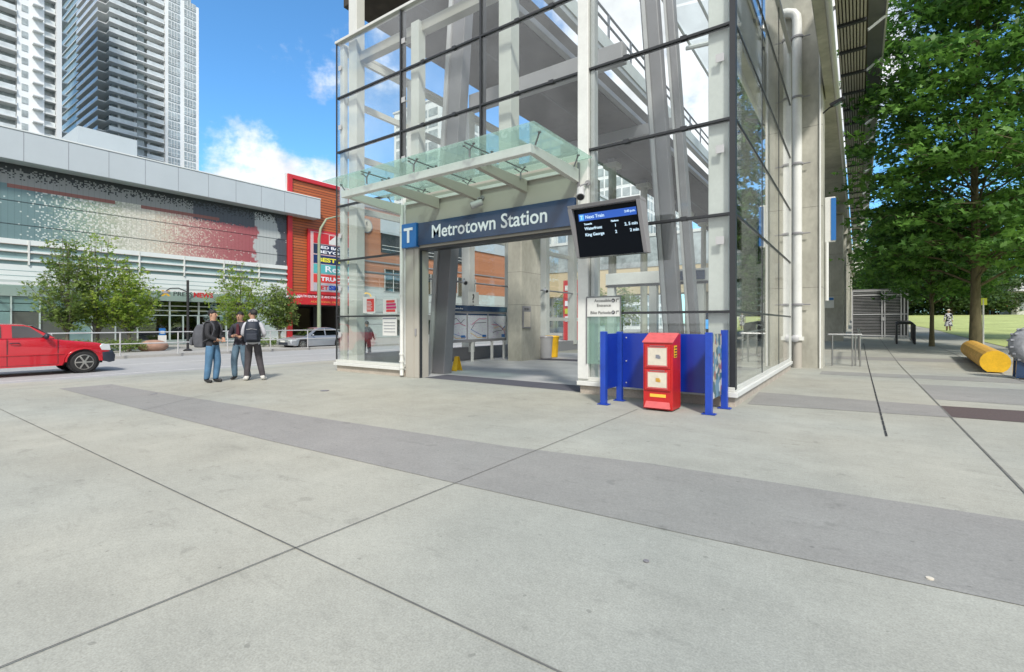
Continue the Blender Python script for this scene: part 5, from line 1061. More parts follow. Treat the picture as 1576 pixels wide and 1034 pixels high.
ym = thing('yellow_marker', 'yellow marker square on a thin pole beside the largest maple trunk', 'marker', (4.6, 29.6, .2)); B(4.38, 4.62, 29.6, 29.63, 2.25, 2.55).build('plate', mat('lime_plate', (.75, .8, .05), .5), ym); MB().tube([(4.5, 29.62, .2), (4.5, 29.62, 2.5)], .03, 6).build('pole', M['whitew'], ym)
# curved-arm catenary brackets along the guideway far end
for k in range(7):
    y = 62+k*6; t = thing('steel_bracket_frame', ['nearest', 'second', 'third', 'fourth', 'fifth', 'sixth', 'farthest'][k] + ' pale steel lattice bracket beyond the roof edge', 'bracket', (.3, y, 9), 'lattice brackets along the guideway')
    MB().tube([(-.6, y, 11.5), (.2, y, 11.6), (1.2, y, 12.2), (2.0, y, 13.2)], .09, 6).build('upper_arm', M['whitew'], t); MB().tube([(-.6, y, 9.4), (.5, y, 9.8), (1.2, y, 11.0), (1.2, y, 12.2)], .09, 6).build('lower_arm', M['whitew'], t)
    MB().tube([(.2, y, 11.6), (.5, y, 9.8)], .06, 6).build('web', M['whitew'], t)

# ------------------------------------------------------------------ people
M['skin'] = mat('skin', (.42, .24, .16), .55); M['hairb'] = mat('black_hair', (.012, .01, .01), .6, bump=.5, bsc=90)
M['jeans'] = mat('blue_jeans', (.07, .16, .27), .8, var=.25, sc=5); M['jeansd'] = mat('faded_jeans', (.085, .14, .19), .8, var=.3, sc=5)
M['hoodblk'] = mat('black_hoodie', (.018, .018, .022), .8, var=.2, sc=6); M['jacket'] = mat('dark_jacket', (.022, .02, .03), .7, var=.2, sc=6); M['maroon'] = mat('maroon_cloth', (.07, .012, .02), .8)
M['hoodw'] = mat('pale_grey_hoodie', (.52, .52, .56), .8, var=.08, sc=5); M['charcoal'] = mat('charcoal_trousers', (.05, .045, .05), .8, var=.2, sc=8)
M['shoeb'] = mat('black_shoe', (.015, .015, .015), .5); M['shoew'] = mat('white_shoe', (.68, .67, .64), .5)
M['packg'] = mat('grey_backpack', (.075, .078, .09), .75, var=.2, sc=8, bump=.3); M['packb'] = mat('navy_backpack', (.012, .017, .03), .7, var=.2, sc=8, bump=.3)
def skinmesh(verts, edges, rad, sub=2, root=0):
    me = bpy.data.meshes.new('tmp'); me.from_pydata(verts, edges, []); o = bpy.data.objects.new('tmp', me); C.objects.link(o)
    sk = o.modifiers.new('s', 'SKIN'); sk.branch_smoothing = .6; sk.use_smooth_shade = True
    for i, r_ in enumerate(rad): me.skin_vertices[0].data[i].radius = r_ if isinstance(r_, tuple) else (r_, r_)
    me.skin_vertices[0].data[root].use_root = True
    sb = o.modifiers.new('u', 'SUBSURF'); sb.levels = sub; sb.render_levels = sub
    bpy.context.view_layer.update(); out = bpy.data.meshes.new_from_object(o.evaluated_get(bpy.context.evaluated_depsgraph_get()))
    bpy.data.objects.remove(o); bpy.data.meshes.remove(me); return out
def person(label, loc, heading, pose, mats, hair=True, h=1.75, group=None, shoes=True, look=0, fingers=True, back=None):
    """pose: joints in metres for a 1.75 m figure, x to its right, y forward; heading is the world direction it faces"""
    top, legm, skin, shoe, inner = mats
    hd = Vector((heading[0], heading[1], 0)).normalized(); t = thing('person', label, 'person', loc, group, rz=math.atan2(-hd.x, hd.y), local=True)
    t.scale = (h/1.75,)*3
    J = dict(pel=(0, 0, .96), wai=(0, 0, 1.08), che=(0, .005, 1.27), uch=(0, -.005, 1.41), nek=(0, 0, 1.50), hd0=(0, .015, 1.565), hd1=(0, .02, 1.645), hd2=(0, .01, 1.70),
             lsh=(-.155, -.005, 1.40), lel=(-.22, .0, 1.13), lwr=(-.2, .2, 1.08), lha=(-.17, .27, 1.08), rsh=(.155, -.005, 1.40), rel=(.22, .0, 1.13), rwr=(.2, .2, 1.08), rha=(.17, .27, 1.08),
             lhi=(-.085, 0, .90), lkn=(-.10, .02, .50), lan=(-.10, -.01, .10), lhe=(-.1, -.03, .05), lto=(-.12, .15, .04), rhi=(.085, 0, .90), rkn=(.10, .02, .50), ran=(.10, -.01, .10), rhe=(.1, -.03, .05), rto=(.12, .15, .04))
    J.update(pose)
    Rr = dict(pel=(.15, .125), wai=(.15, .125), che=(.165, .135), uch=(.135, .11), nek=.056, hd0=(.07, .085), hd1=(.076, .092), hd2=(.062, .075), lsh=.08, lel=.06, lwr=.044, lha=(.038, .022), rsh=.08, rel=.06, rwr=.044, rha=(.038, .022),
              lhi=.105, lkn=.084, lan=.068, lhe=.048, lto=.042, rhi=.105, rkn=.084, ran=.068, rhe=.045, rto=.04)
    E_ = [('pel', 'wai'), ('wai', 'che'), ('che', 'uch'), ('uch', 'nek'), ('nek', 'hd0'), ('hd0', 'hd1'), ('hd1', 'hd2'), ('uch', 'lsh'), ('lsh', 'lel'), ('lel', 'lwr'), ('lwr', 'lha'), ('uch', 'rsh'), ('rsh', 'rel'), ('rel', 'rwr'), ('rwr', 'rha'),
          ('pel', 'lhi'), ('lhi', 'lkn'), ('lkn', 'lan'), ('lan', 'lhe'), ('lhe', 'lto'), ('pel', 'rhi'), ('rhi', 'rkn'), ('rkn', 'ran'), ('ran', 'rhe'), ('rhe', 'rto')]
    RZ = Matrix.Rotation(look, 3, 'Z')
    def hp(v): v = Vector(v)-Vector((0, 0, 1.5)); return tuple(RZ @ v + Vector((0, 0, 1.5)))
    for k in ('hd0', 'hd1', 'hd2'): J[k] = hp(J[k])
    if fingers:
        for s_ in 'lr':
            w, hnd = Vector(J[s_+'wr']), Vector(J[s_+'ha']); d = (hnd-w).normalized(); sd2 = d.cross(Vector((0, 0, 1))); sd2 = sd2.normalized() if sd2.length > .1 else Vector((1, 0, 0)); nn = sd2.cross(d)
            for q, (off, L1, L2) in enumerate(((-.027, .03, .024), (-.009, .036, .028), (.009, .034, .026), (.027, .026, .02))):
                b0 = hnd+sd2*off+d*.02; m1 = b0+d*L1-nn*.006; m2 = m1+d*L2*.8-nn*.018
                for nm_, pt in ((f'{s_}f{q}a', b0), (f'{s_}f{q}b', m1), (f'{s_}f{q}c', m2)): J[nm_] = tuple(pt); Rr[nm_] = .0095
                E_.extend([(s_+'ha', f'{s_}f{q}a'), (f'{s_}f{q}a', f'{s_}f{q}b'), (f'{s_}f{q}b', f'{s_}f{q}c')])
            sg_ = 1 if s_ == 'l' else -1; b0 = w.lerp(hnd, .55)+sd2*.035*sg_; m1 = b0+d*.03+sd2*.018*sg_
            for nm_, pt in ((s_+'ta', b0), (s_+'tb', m1)): J[nm_] = tuple(pt); Rr[nm_] = .011
            E_.extend([(s_+'ha', s_+'ta'), (s_+'ta', s_+'tb')])
    names = list(J); ix = {n_: i for i, n_ in enumerate(names)}
    me = skinmesh([J[n_] for n_ in names], [(ix[a], ix[b]) for a, b in E_], [Rr[n_] for n_ in names], 2, ix['pel'])
    me.name = 'body'; me.materials.clear()
    for m_ in (top, legm, skin, shoe, inner): me.materials.append(m_)
    segs = []
    for a, b in E_:
        z_ = 0
        if a in ('lhi', 'lkn', 'rhi', 'rkn') or b in ('lhi', 'rhi'): z_ = 1
        elif a in ('lan', 'lhe', 'ran', 'rhe'): z_ = 3
        elif a in ('nek', 'hd0', 'hd1') or b in ('lha', 'rha') or a in ('lha', 'rha') or a[1:2] in 'ft' and len(a) > 2 and a[0] in 'lr' and (a[1] == 'f' or a in ('lta', 'rta')): z_ = 2
        segs.append((Vector(J[a]), Vector(J[b]), z_))
    for p_ in me.polygons:
        c_ = p_.center; best, bz = 9, 0
        for a, b, z_ in segs:
            ab = b-a; u = max(0, min(1, (c_-a).dot(ab)/max(ab.length_squared, 1e-9))); d_ = (c_-a-ab*u).length
            if d_ < best-1e-4: best, bz = d_, z_
        if bz in (0, 1) and abs(c_.x) < .26 and c_.z > .8 and c_.z < 1.5: bz = 1 if c_.z < .90 else 0
        p_.material_index = bz; p_.use_smooth = True
    o = bpy.data.objects.new('body', me); C.objects.link(o); o.parent = t; OFF[o.name] = Vector()
    def lp(v): return hp(v)
    mb = MB(); mb.tube([lp((0, .10, 1.655)), lp((0, .128, 1.62)), lp((0, .105, 1.605))], [.008, .014, .012], 8); mb.build('nose', skin, t, smooth=True)
    for s_ in (-1, 1):
        MB().ell(lp((s_*.03, .098, 1.655)), .011, .008, .007, 8, 6).build('eye', M['black'], t); MB().ell(lp((s_*.08, .012, 1.64)), .010, .022, .032, 8, 6).build('ear', skin, t, smooth=True)
        MB().bar(lp((s_*.015, .102, 1.678)), lp((s_*.045, .092, 1.68)), .006, .006).build('eyebrow', M['hairb'], t)
    MB().bar(lp((-.022, .103, 1.578)), lp((.022, .103, 1.578)), .008, .008).build('mouth', mat('lip', (.28, .11, .09), .5), t)
    if hair:
        hm = MB(); rs = random.Random(int(loc[1]*100)); n_, k_ = 20, 12
        for i in range(k_):
            ph = math.pi*.70*i/(k_-1)
            for j in range(n_):
                th = 2*math.pi*j/n_; f_ = math.sin(th)        # f_>0 towards the face
                rr_ = 1+.085*rs.uniform(-1, 1)-.10*(i/k_)**2; ph2 = ph*(1-.42*max(0, f_)-.12*abs(math.cos(th)))
                hm.v.append(lp((.087*rr_*math.sin(ph2)*math.cos(th), -.008+.110*rr_*math.sin(ph2)*math.sin(th), 1.664+.104*rr_*math.cos(ph2))))
        hm.f = [(i*n_+j, (i+1)*n_+j, (i+1)*n_+(j+1) % n_, i*n_+(j+1) % n_) for i in range(k_-1) for j in range(n_)]; hm.m = [0]*len(hm.f)
        hm.build('hair', M['hairb'], t, smooth=True)
    return t, hd
def backpack(label, person_t, hd, mname, w=.34, h=.5, d=.2, zc=1.18, off=.235, accent='packg'):
    t = thing('backpack', label, 'backpack', person_t.location, None, rz=person_t.rotation_euler.z, local=True); t.scale = person_t.scale
    me = MB(); 
    vs = []; K = 7
    for i in range(K):
        u = i/(K-1); z = zc-h/2+h*u; ww = w/2*(1-.28*u**3)*(1-.05*(1-u)); dd_ = d*(.75+.35*math.sin(math.pi*min(1, (1-u)*.9+.1)))*(1-.45*u**4)
        ring = [(-ww, -off+d/2, z), (-ww*1.0, -off-dd_*.35+.02, z), (-ww*.62, -off-dd_*.78, z), (0, -off-dd_*.88, z), (ww*.62, -off-dd_*.78, z), (ww, -off-dd_*.35+.02, z), (ww, -off+d/2, z), (0, -off+d/2-.01, z)]
        vs += ring
    n_ = 8; fs = [(i*n_+j, i*n_+(j+1) % n_, (i+1)*n_+(j+1) % n_, (i+1)*n_+j) for i in range(K-1) for j in range(n_)] + [tuple(range(n_-1, -1, -1)), tuple((K-1)*n_+j for j in range(n_))]
    o = me.add(vs, fs).build('pack_body', M[mname], t, smooth=True, bevel=.03, seg=3)
    pk_ = MB(); z0 = zc-h*.42
    pk_.add([(-w*.33, -off-d*.83, z0), (w*.33, -off-d*.83, z0), (w*.33, -off-d*1.12, z0+.02), (-w*.33, -off-d*1.12, z0+.02), (-w*.31, -off-d*.8, z0+h*.38), (w*.31, -off-d*.8, z0+h*.38), (w*.31, -off-d*1.04, z0+h*.35), (-w*.31, -off-d*1.04, z0+h*.35)],
            [(0,3,2,1),(4,5,6,7),(0,1,5,4),(1,2,6,5),(2,3,7,6),(3,0,4,7)]).build('front_pocket', M[mname], t, bevel=.02)
    MB().tube([(-w*.3, -off-d*.97, zc+h*.12), (0, -off-d*1.0, zc+h*.16), (w*.3, -off-d*.97, zc+h*.12)], .005, 5).build('zip', M[accent], t)
    MB().tube([(-.03, -off+.06, zc+h*.5), (-.03, -off+.02, zc+h*.57), (.03, -off+.02, zc+h*.57), (.03, -off+.06, zc+h*.5)], .008, 6).build('carry_loop', M[accent], t)
    for s_ in (-1, 1):
        pts = [(s_*.10, -.14, 1.40), (s_*.11, -.08, 1.475), (s_*.115, .03, 1.485), (s_*.12, .115, 1.40), (s_*.125, .15, 1.28), (s_*.15, .11, 1.13), (s_*.16, -.02, 1.04), (s_*.14, -.13, 1.0)]
        mb = MB(); 
        for a, b in zip(pts[:-1], pts[1:]): mb.bar(a, b, .045, .014, side=(1, 0, 0))
        mb.build('shoulder_strap', M[mname], t)
    return t
camR, camT = Vector((.816, .578)), Vector((.578, -.816))      # across the view to the right, and towards the camera
PA, hA = person('young man in black hoodie and blue jeans facing right with a grey backpack', (-12.85, 5.50, 0), camR+camT*.12,
    dict(lel=(-.19, .03, 1.13), lwr=(-.12, .20, 1.06), lha=(-.06, .25, 1.03), rel=(.21, .03, 1.13), rwr=(.14, .20, 1.05), rha=(.07, .245, 1.02), lkn=(-.09, .06, .5), lan=(-.08, .02, .1), lhe=(-.08, 0, .05), lto=(-.09, .18, .04), rkn=(.10, -.02, .5), ran=(.09, -.08, .1), rhe=(.09, -.1, .05), rto=(.12, .08, .04),
         nek=(0, .02, 1.5), uch=(0, .0, 1.41)), (M['hoodblk'], M['jeans'], M['skin'], M['shoeb'], M['hoodblk']), h=1.76, group='students talking on the plaza')
backpack('large grey backpack worn by the young man in the black hoodie', PA, hA, 'packg', .36, .56, .24, 1.13, .26, 'steelmid')
PB, hB = person('young man in dark jacket and faded jeans facing the camera, hands together', (-12.95, 6.2, 0), camT+camR*.1,
    dict(lel=(-.25, .02, 1.14), lwr=(-.10, .2, 1.10), lha=(-.03, .25, 1.13), rel=(.25, .02, 1.14), rwr=(.10, .2, 1.12), rha=(.03, .25, 1.16), lkn=(-.13, .05, .5), lan=(-.19, -.04, .1), lhe=(-.19, -.06, .05), lto=(-.22, .11, .04), rkn=(.13, .05, .5), ran=(.13, .0, .1), rhe=(.13, -.02, .05), rto=(.17, .14, .04)),
    (M['jacket'], M['jeansd'], M['skin'], M['shoeb'], M['maroon']), h=1.73, group='students talking on the plaza')
MB().ell((0, -.075, 1.46), .115, .075, .06).build('hood', M['hoodblk'], PA, smooth=True)
o = MB().ext([(-.045, 1.16), (.045, 1.16), (.03, 1.44), (-.03, 1.44)], 'xz', .128, .15).build('open_hoodie', M['maroon'], PB, bevel=.01)
o = MB().ell((0, -.06, 1.49), .1, .07, .05).build('hood', M['maroon'], PB, smooth=True)
PC, hC = person('young man in pale grey hoodie and charcoal trousers seen from behind, head turned left', (-12.50, 6.30, 0), camT*-.9+camR*-.4,
    dict(lel=(-.23, .08, 1.13), lwr=(-.12, .27, 1.12), lha=(-.06, .33, 1.13), rel=(.25, -.02, 1.14), rwr=(.22, .2, 1.08), rha=(.18, .27, 1.08), lkn=(-.11, .03, .5), lan=(-.14, -.02, .1), lhe=(-.14, -.04, .05), lto=(-.2, .13, .04), rkn=(.14, .0, .5), ran=(.22, -.06, .1), rhe=(.22, -.08, .05), rto=(.28, .08, .04)),
    (M['hoodw'], M['charcoal'], M['skin'], M['shoew'], M['hoodw']), h=1.79, group='students talking on the plaza', look=.9)
backpack('navy black backpack worn by the young man in the pale hoodie', PC, hC, 'packb', .37, .5, .2, 1.2, .24, 'steelmid')
MB().ell((0, -.075, 1.46), .115, .075, .06).build('hood', M['hoodw'], PC, smooth=True)
M['hoodp'] = mat('dark_plaid', (.05, .045, .055), .8, var=.5, sc=16)
PD, hD = person('walking person in dark plaid jacket seen through the left glass bay', (-17.2, 13.5, -.15), camR*-.5+camT*-.85,
    dict(lel=(-.23, .02, 1.13), lwr=(-.26, .12, .95), lha=(-.26, .17, .89), rel=(.27, .04, 1.16), rwr=(.36, .22, 1.02), rha=(.40, .28, .97), lkn=(-.09, .16, .52), lan=(-.09, .12, .12), lhe=(-.09, .1, .06), lto=(-.1, .28, .05), rkn=(.10, -.02, .5), ran=(.11, -.22, .13), rhe=(.11, -.25, .09), rto=(.12, -.08, .04)),
    (M['hoodp'], mat('dark_trousers', (.03, .035, .045), .8), M['skin'], M['shoeb'], M['hoodp']), h=1.68)
backpack('dark backpack on the walking person behind the left glass bay', PD, hD, 'packb', .34, .5, .2, 1.18, .235)
# woman on the park walk
M['floral'] = bpy.data.materials.new('black_white_print'); M['floral'].use_nodes = True; nt = M['floral'].node_tree; vo = nt.nodes.new('ShaderNodeTexVoronoi'); vo.inputs['Scale'].default_value = 11
g_ = nt.nodes.new('ShaderNodeNewGeometry'); nt.links.new(g_.outputs['Position'], vo.inputs['Vector']); ra = nt.nodes.new('ShaderNodeValToRGB'); ra.color_ramp.interpolation = 'CONSTANT'; nt.links.new(vo.outputs['Color'], ra.inputs[0])
ra.color_ramp.elements[0].color = (.02, .02, .025, 1); ra.color_ramp.elements[1].position = .48; ra.color_ramp.elements[1].color = (.55, .55, .58, 1); nt.links.new(ra.outputs[0], nt.nodes['Principled BSDF'].inputs['Base Color'])
wy = 54.0; wx = 6.1
PW, hW = person('woman in a black and white patterned dress and pale hat by the lawn', (wx, wy, zr(wx, wy)+.02), (-.2, -1), dict(lel=(-.24, .02, 1.13), lwr=(-.26, .08, .9), lha=(-.26, .1, .84), rel=(.24, .02, 1.13), rwr=(.26, .08, .9), rha=(.26, .1, .84)), (M['floral'], M['skin'], M['skin'], M['shoeb'], M['floral']), h=1.72)
MB().lathe([(.135, 1.32), (.15, 1.15), (.15, 1.02), (.2, .8), (.27, .45), (.29, .38), (.26, .38), (.12, 1.1)], (0, 0, 0), n=18).build('dress', M['floral'], PW, smooth=True)
MB().lathe([(.18, 1.70), (.185, 1.71), (.1, 1.73), (.09, 1.79), (.02, 1.81)], (0, .01, 0), n=16).build('hat', M['paper'], PW, smooth=True)
far = [(16.0, 112, 'jacket', 'packg', 'person in dark clothes at the far lawn edge under the trees'), (16.9, 113, 'hoodw', 'charcoal', 'person in pale top at the far lawn edge'), (17.8, 112, 'hoodblk', 'jeans', 'person in black top and jeans at the far lawn edge'),
       (18.4, 114, 'pred', 'charcoal', 'person in red top at the far lawn edge near the parasol'), (15.1, 113, 'hoodw', 'jeans', 'person in pale top and jeans leftmost of the far people'), (3.2, 92, 'hoodw', 'jeans', 'distant person in white top on the lawn beyond the bicycle rack')]
p0 = None
for x, y, a, b, lab in far:
    z = zr(5, y)+.02
    if p0 is None: p0, _ = person(lab, (x, y, z), (0, -1), {}, (M[a], M[b], M['skin'], M['shoeb'], M[a]), fingers=False, group='people beyond the lawn')
    else:
        c_ = copy_tree(p0); c_['label'] = lab; c_.location = (x, y, z); c_.rotation_euler.z = x*1.3
        for ch in c_.children:
            if ch.name.startswith('body'): ch.data = ch.data.copy(); ch.data.materials[0] = M[a]; ch.data.materials[1] = M[b]

# ------------------------------------------------------------------ vehicles
M['truckred'] = mat('truck_red', (.46, .012, .022), .26, var=.04, sc=2, coat=.5); M['silver'] = mat('silver_paint', (.36, .38, .41), .3, metal=.5, var=.04, coat=.5)
M['tyre'] = mat('tyre_rubber', (.02, .02, .02), .85); M['rim'] = mat('alloy_rim', (.42, .41, .38), .35, metal=.8, var=.15, sc=8); M['lens'] = mat('headlight_lens', (.55, .58, .60), .1, coat=1)
M['bumper'] = mat('dark_bumper', (.022, .028, .042), .5); M['redl'] = mat('tail_lamp', (.4, .01, .01), .2); M['interior'] = mat('car_interior', (.02, .02, .022), .8)
def loft(mb, rings, m=0, cap=True):
    n_ = len(rings[0]); vs = [p for r_ in rings for p in r_]
    fs = [(i*n_+j, i*n_+(j+1) % n_, (i+1)*n_+(j+1) % n_, (i+1)*n_+j) for i in range(len(rings)-1) for j in range(n_)]
    if cap: fs += [tuple(range(n_-1, -1, -1)), tuple((len(rings)-1)*n_+j for j in range(n_))]
    return mb.add(vs, fs, m)
def side_slab(prof, w, tumble=0, crown=0):
    """body as slices across the width: prof is the (length, height) outline; edges roll in at the sides"""
    mb = MB(); rings = []
    cy_ = sum(p[0] for p in prof)/len(prof); zt = max(p[1] for p in prof); zb = min(p[1] for p in prof)
    for u, k in ((-1, .0), (-.97, .55), (-.86, .9), (-.5, 1), (0, 1.0), (.5, 1), (.86, .9), (.97, .55), (1, 0)):
        ring = []
        for y, z in prof:
            f = (z-zb)/(zt-zb); ww = w/2*(1-tumble*f*f); inset = (1-k)*.05
            y2 = y + (inset if y < cy_ else -inset)*1.3; z2 = z-(inset if f > .75 else 0) - crown*f*(abs(u)**2)
            ring.append((u*ww, y2, z2))
        rings.append(ring)
    loft(mb, rings); return mb
def wheel(t, x, y, r, w, nsp=6, side=1):
    wh = MB().lathe([(r*.66, -w/2), (r*.9, -w/2), (r*.985, -w*.38), (r, -w*.2), (r, w*.2), (r*.985, w*.38), (r*.9, w/2), (r*.66, w/2)], (x, y, r), (1, 0, 0), 30).build('wheel', M['tyre'], t, smooth=True)
    s_ = side
    MB().lathe([(r*.64, -.06), (r*.64, -.055)], (x+s_*(w/2+.002), y, r), (s_, 0, 0), 24).build('spoke_shade_disc', M['blackp'], wh)  # black disc added to stand in for shade behind the spokes
    mb = MB().lathe([(r*.60, -.05), (r*.66, .0), (r*.69, .006), (r*.64, .012), (r*.59, -.04)], (x+s_*(w/2+.002), y, r), (s_, 0, 0), 26, closed=True)
    for k in range(nsp):
        a = 2*math.pi*k/nsp; mb.bar((x+s_*(w/2+.004), y+math.cos(a)*r*.12, r+math.sin(a)*r*.12), (x+s_*(w/2-.002), y+math.cos(a)*r*.62, r+math.sin(a)*r*.62), r*.12, .03, side=(0, -math.sin(a), math.cos(a)))
    mb.lathe([(r*.16, 0), (r*.15, .02), (r*.05, .026)], (x+s_*(w/2+.002), y, r), (s_, 0, 0), 14)
    mb.build('rim', M['rim'], wh, smooth=True)
    mb = MB()
    for k in range(36):
        a = 2*math.pi*k/36
        for o_ in (-.3, .3): mb.bar((x+w*o_-.03, y+math.cos(a+o_*.1)*r*1.0, r+math.sin(a+o_*.1)*r*1.0), (x+w*o_+.03, y+math.cos(a+o_*.1)*r*1.0, r+math.sin(a+o_*.1)*r*1.0), r*.09, .016, side=(0, -math.sin(a), math.cos(a)))
    mb.build('tread', M['tyre'], wh)
def arch(yc, r, z0, n=9): return [(yc+r*math.cos(a), max(z0, .36+r*math.sin(a))) for a in [math.pi*k/n for k in range(n+1)]]
tk_ = thing('pickup_truck', 'red pickup truck with black front bumper driving along the road at left', 'pickup truck', (-22.4, 5.98, -.25), local=True)
# local frame: y=0 at the front bumper face, -y to the rear; the street side nearest the camera is +x
def fa(yc, r, z0): return [(yc+r*math.cos(math.pi*k/10), .40+r*.92*math.sin(math.pi*k/10)) for k in range(11)]
low = [(-.10, .42), (-.10, .78), (-.16, .92), (-.45, 1.03), (-1.2, 1.12), (-1.62, 1.20), (-1.66, 1.22), (-5.2, 1.22), (-5.25, .55), (-5.1, .42), (-4.72, .40)] + [(y, z) for y, z in reversed(fa(-4.25, .44, .4))] + [(-3.75, .30), (-1.34, .30)] + [(y, z) for y, z in reversed(fa(-.83, .46, .4))] + [(-.3, .42)]
lo2 = []
for p in low:
    lo2.append(p)
side_slab(lo2, 1.82, .03, .0).build('body', M['truckred'], tk_, smooth=True)
cab = [(-1.55, 1.20), (-2.12, 1.62), (-2.3, 1.67), (-3.3, 1.69), (-3.62, 1.65), (-3.78, 1.22)]
mb = MB(); rings = []
for u in (-1, -.9, -.5, 0, .5, .9, 1):
    rings.append([(u*(.86-.14*(z-1.2)/.5), y, z-(.035 if z > 1.5 else 0)*u**4) for y, z in cab])
loft(mb, rings); mb.build('cabin', M['truckred'], tk_, smooth=True)
def glassq(t, ys, x0, x1, nm, m_='carglass'):  # side window polygon on the leaning cabin side
    for s_ in (-1, 1): MB().add([(s_*((.872+.0)-.14*(z-1.2)/.5+dx), y, z) for dx in (0, -.02) for y, z in ys], [tuple(range(len(ys))), tuple(range(2*len(ys)-1, len(ys)-1, -1))]+[(i, i+len(ys), (i+1) % len(ys)+len(ys), (i+1) % len(ys)) for i in range(len(ys))]).build(nm, M[m_], t)
glassq(tk_, [(-1.78, 1.235), (-2.14, 1.56), (-2.28, 1.60), (-2.56, 1.61), (-2.56, 1.235)], 0, 0, 'front_side_window'); glassq(tk_, [(-2.80, 1.235), (-2.80, 1.61), (-3.40, 1.61), (-3.55, 1.5), (-3.55, 1.235)], 0, 0, 'rear_side_window')
MB().add([(-.74, -1.60, 1.25), (.74, -1.60, 1.25), (.66, -2.09, 1.61), (-.66, -2.09, 1.61), (-.74, -1.56, 1.25), (.74, -1.56, 1.25), (.66, -2.05, 1.625), (-.66, -2.05, 1.625)], [(0,1,2,3),(7,6,5,4),(0,4,5,1),(1,5,6,2),(2,6,7,3),(3,7,4,0)]).build('windscreen', M['carglass'], tk_)
for s_ in (-1, 1):
    mb = MB()
    for y in (-1.5, -2.68): mb.box(s_*.906, s_*.912, y-.008, y+.008, .36, 1.2)
    mb.box(s_*.906, s_*.912, -3.75, -1.5, .35, .36); mb.build('door_gap', M['black'], tk_)
    MB().tube([(s_*.915, -2.40, 1.06), (s_*.945, -2.45, 1.07), (s_*.945, -2.58, 1.07), (s_*.915, -2.62, 1.06)], .016, 6).build('door_handle', M['bumper'], tk_)
    MB().box(s_*.895, s_*.925, -3.9, -1.35, .66, .70).build('side_moulding', M['truckred'], tk_, bevel=.008)
    m_ = MB().ell((s_*1.02, -1.80, 1.27), .10, .07, .09).build('wing_mirror', M['bumper'], tk_, smooth=True); MB().tube([(s_*.86, -1.82, 1.22), (s_*1.0, -1.81, 1.25)], .02, 6).build('mirror_arm', M['bumper'], m_)
    MB().ext([(-.10, .74), (-.13, .93), (-.34, .99), (-.42, .90), (-.36, .76)], 'yz', s_*.62, s_*.915).build('headlight', M['lens'], tk_, bevel=.02)
    mb = MB()
    for yc in (-.83, -4.25):
        pts = [(s_*.92, y, z) for y, z in fa(yc, .475, .4)]; mb.tube(pts, .03, 6)
    mb.build('wheel_arch_flare', M['truckred'], tk_, smooth=True)
    MB().box(s_*.7, s_*.9, -5.27, -5.2, .75, 1.1).build('tail_light', M['redl'], tk_)
    for yc in (-.83, -4.25): wheel(tk_, s_*.79, yc, .37, .25, 6, s_); MB().lathe([(.44, -.12), (.44, .12)], (s_*.74, yc, .42), (1, 0, 0), 20).build('wheel_well', M['interior'], tk_)
side_slab([(.03, .36), (.05, .58), (-.02, .74), (-.38, .72), (-.36, .40), (-.1, .33)], 1.86, 0).build('front_bumper', M['bumper'], tk_, smooth=True)
MB().box(-.6, .6, -.115, -.075, .78, .93).build('grille', M['bumper'], tk_, bevel=.01); MB().box(-.86, .86, -5.36, -5.22, .45, .62).build('rear_bumper', M['bumper'], tk_, bevel=.02)
MB().box(-.75, .75, -5.1, -.3, .32, .5).build('underbody', M['interior'], tk_); MB().box(-.74, .74, -3.7, -3.0, .6, 1.3).build('seats', M['interior'], tk_)
sc_ = thing('silver_car', 'silver saloon car waiting by the garage opening', 'car', (-30.1, 17.1, -.25), local=True)
lowc = [(.0, .28), (-.03, .50), (.1, .66), (.95, .80), (1.3, .84), (4.1, .86), (4.42, .80), (4.5, .5), (4.45, .28), (4.02, .24)] + fa(3.6, .36, 0)[::1] + [(3.2, .2), (1.2, .2)] + fa(.82, .36, 0) + [(.4, .24)]
side_slab([(y, z-.04 if .3 < z < .8 and False else z) for y, z in lowc], 1.74, .05).build('body', M['silver'], sc_, smooth=True)
cabc = [(1.05, .82), (1.85, 1.33), (2.2, 1.40), (2.95, 1.40), (3.35, 1.32), (4.05, .86)]
mb = MB(); rings = [[(u*(.80-.18*(z-.82)/.58), y, z-(.03 if z > 1.2 else 0)*u**4) for y, z in cabc] for u in (-1, -.9, -.5, 0, .5, .9, 1)]; loft(mb, rings); mb.build('cabin', M['silver'], sc_, smooth=True)
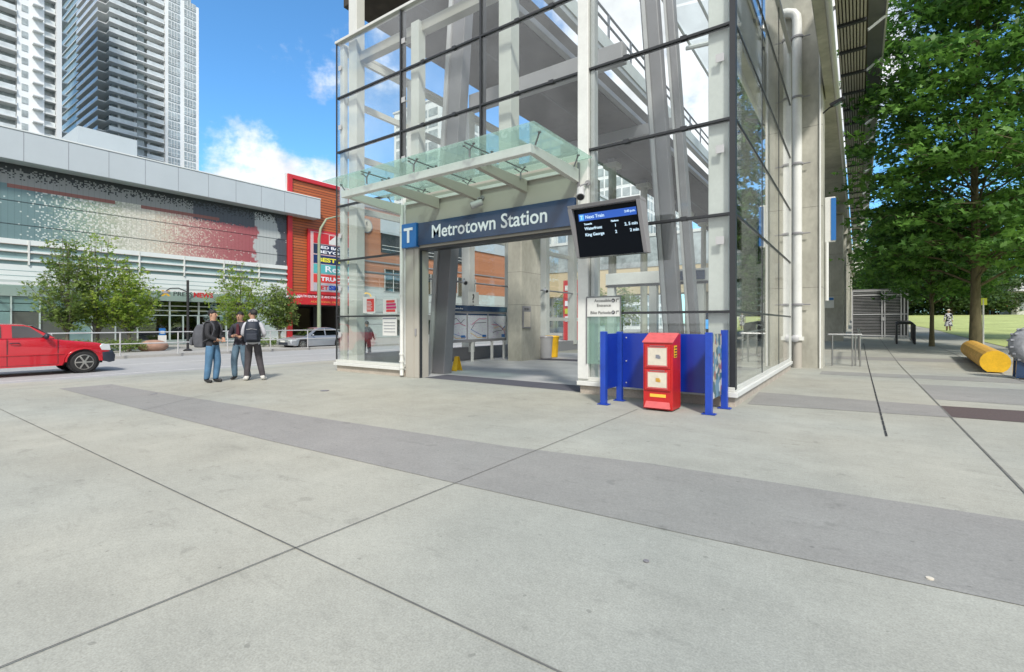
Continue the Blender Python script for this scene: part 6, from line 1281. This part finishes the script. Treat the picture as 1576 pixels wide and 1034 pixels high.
for s_ in (-1, 1):
    for pts, nm_ in (([(1.42, .88), (1.95, 1.27), (2.45, 1.32), (2.45, .88)], 'front_side_window'), ([(2.55, .88), (2.55, 1.32), (2.95, 1.31), (3.3, 1.22), (3.7, .90)], 'rear_side_window')):
        MB().add([(s_*(.815-.18*(z-.82)/.58+dx), y, z) for dx in (0, -.02) for y, z in pts], [tuple(range(len(pts))), tuple(range(2*len(pts)-1, len(pts)-1, -1))]+[(i, i+len(pts), (i+1) % len(pts)+len(pts), (i+1) % len(pts)) for i in range(len(pts))]).build(nm_, M['carglass'], sc_)
    MB().ext([(.02, .52), (.06, .66), (.42, .72), (.5, .62), (.3, .53)], 'yz', s_*.45, s_*.872).build('headlight', M['lens'], sc_, bevel=.02); MB().ell((s_*.93, 1.5, .92), .09, .06, .06).build('wing_mirror', M['silver'], sc_, smooth=True)
    MB().box(s_*.6, s_*.86, 4.44, 4.52, .6, .75).build('tail_light', M['redl'], sc_)
    for yc in (.82, 3.6): wheel(sc_, s_*.77, yc, .31, .2, 9, s_)
MB().add([(-.68, 1.13, .89), (.68, 1.13, .89), (.58, 1.80, 1.325), (-.58, 1.80, 1.325), (-.68, 1.08, .89), (.68, 1.08, .89), (.58, 1.76, 1.34), (-.58, 1.76, 1.34)], [(0,1,2,3),(7,6,5,4),(0,4,5,1),(1,5,6,2),(2,6,7,3),(3,7,4,0)]).build('windscreen', M['carglass'], sc_)
MB().box(-.5, .5, -.05, .02, .30, .46).build('grille', M['bumper'], sc_, bevel=.01); MB().box(-.26, .26, -.065, -.051, .47, .58).build('number_plate', M['whitew'], sc_)
c2_ = copy_tree(sc_); c2_.location = (-24, 44, -.25); c2_.rotation_euler.z = 0; c2_['label'] = 'pale car facing the hall seen through the far glass wall'; c2_.name = 'silver_car'

hg = thing('far_hedge', 'long dark hedge closing the far side of the lawn', 'hedge', (20, 128, 2.7))
MB().box(-6, 75, 136, 138, 2.6, 3.6).build('hedge_core', mat('hedge_dark', (.02, .045, .015), .9, var=.4, sc=1), hg)
leaves('foliage', [(x_, 135.6+random.uniform(-.5, .8), 2.9+random.uniform(0, 2.6)) for x_ in np.linspace(-6, 75, 420)], 40, .55, .6, LF['far'], hg, star=False, squash=.9)
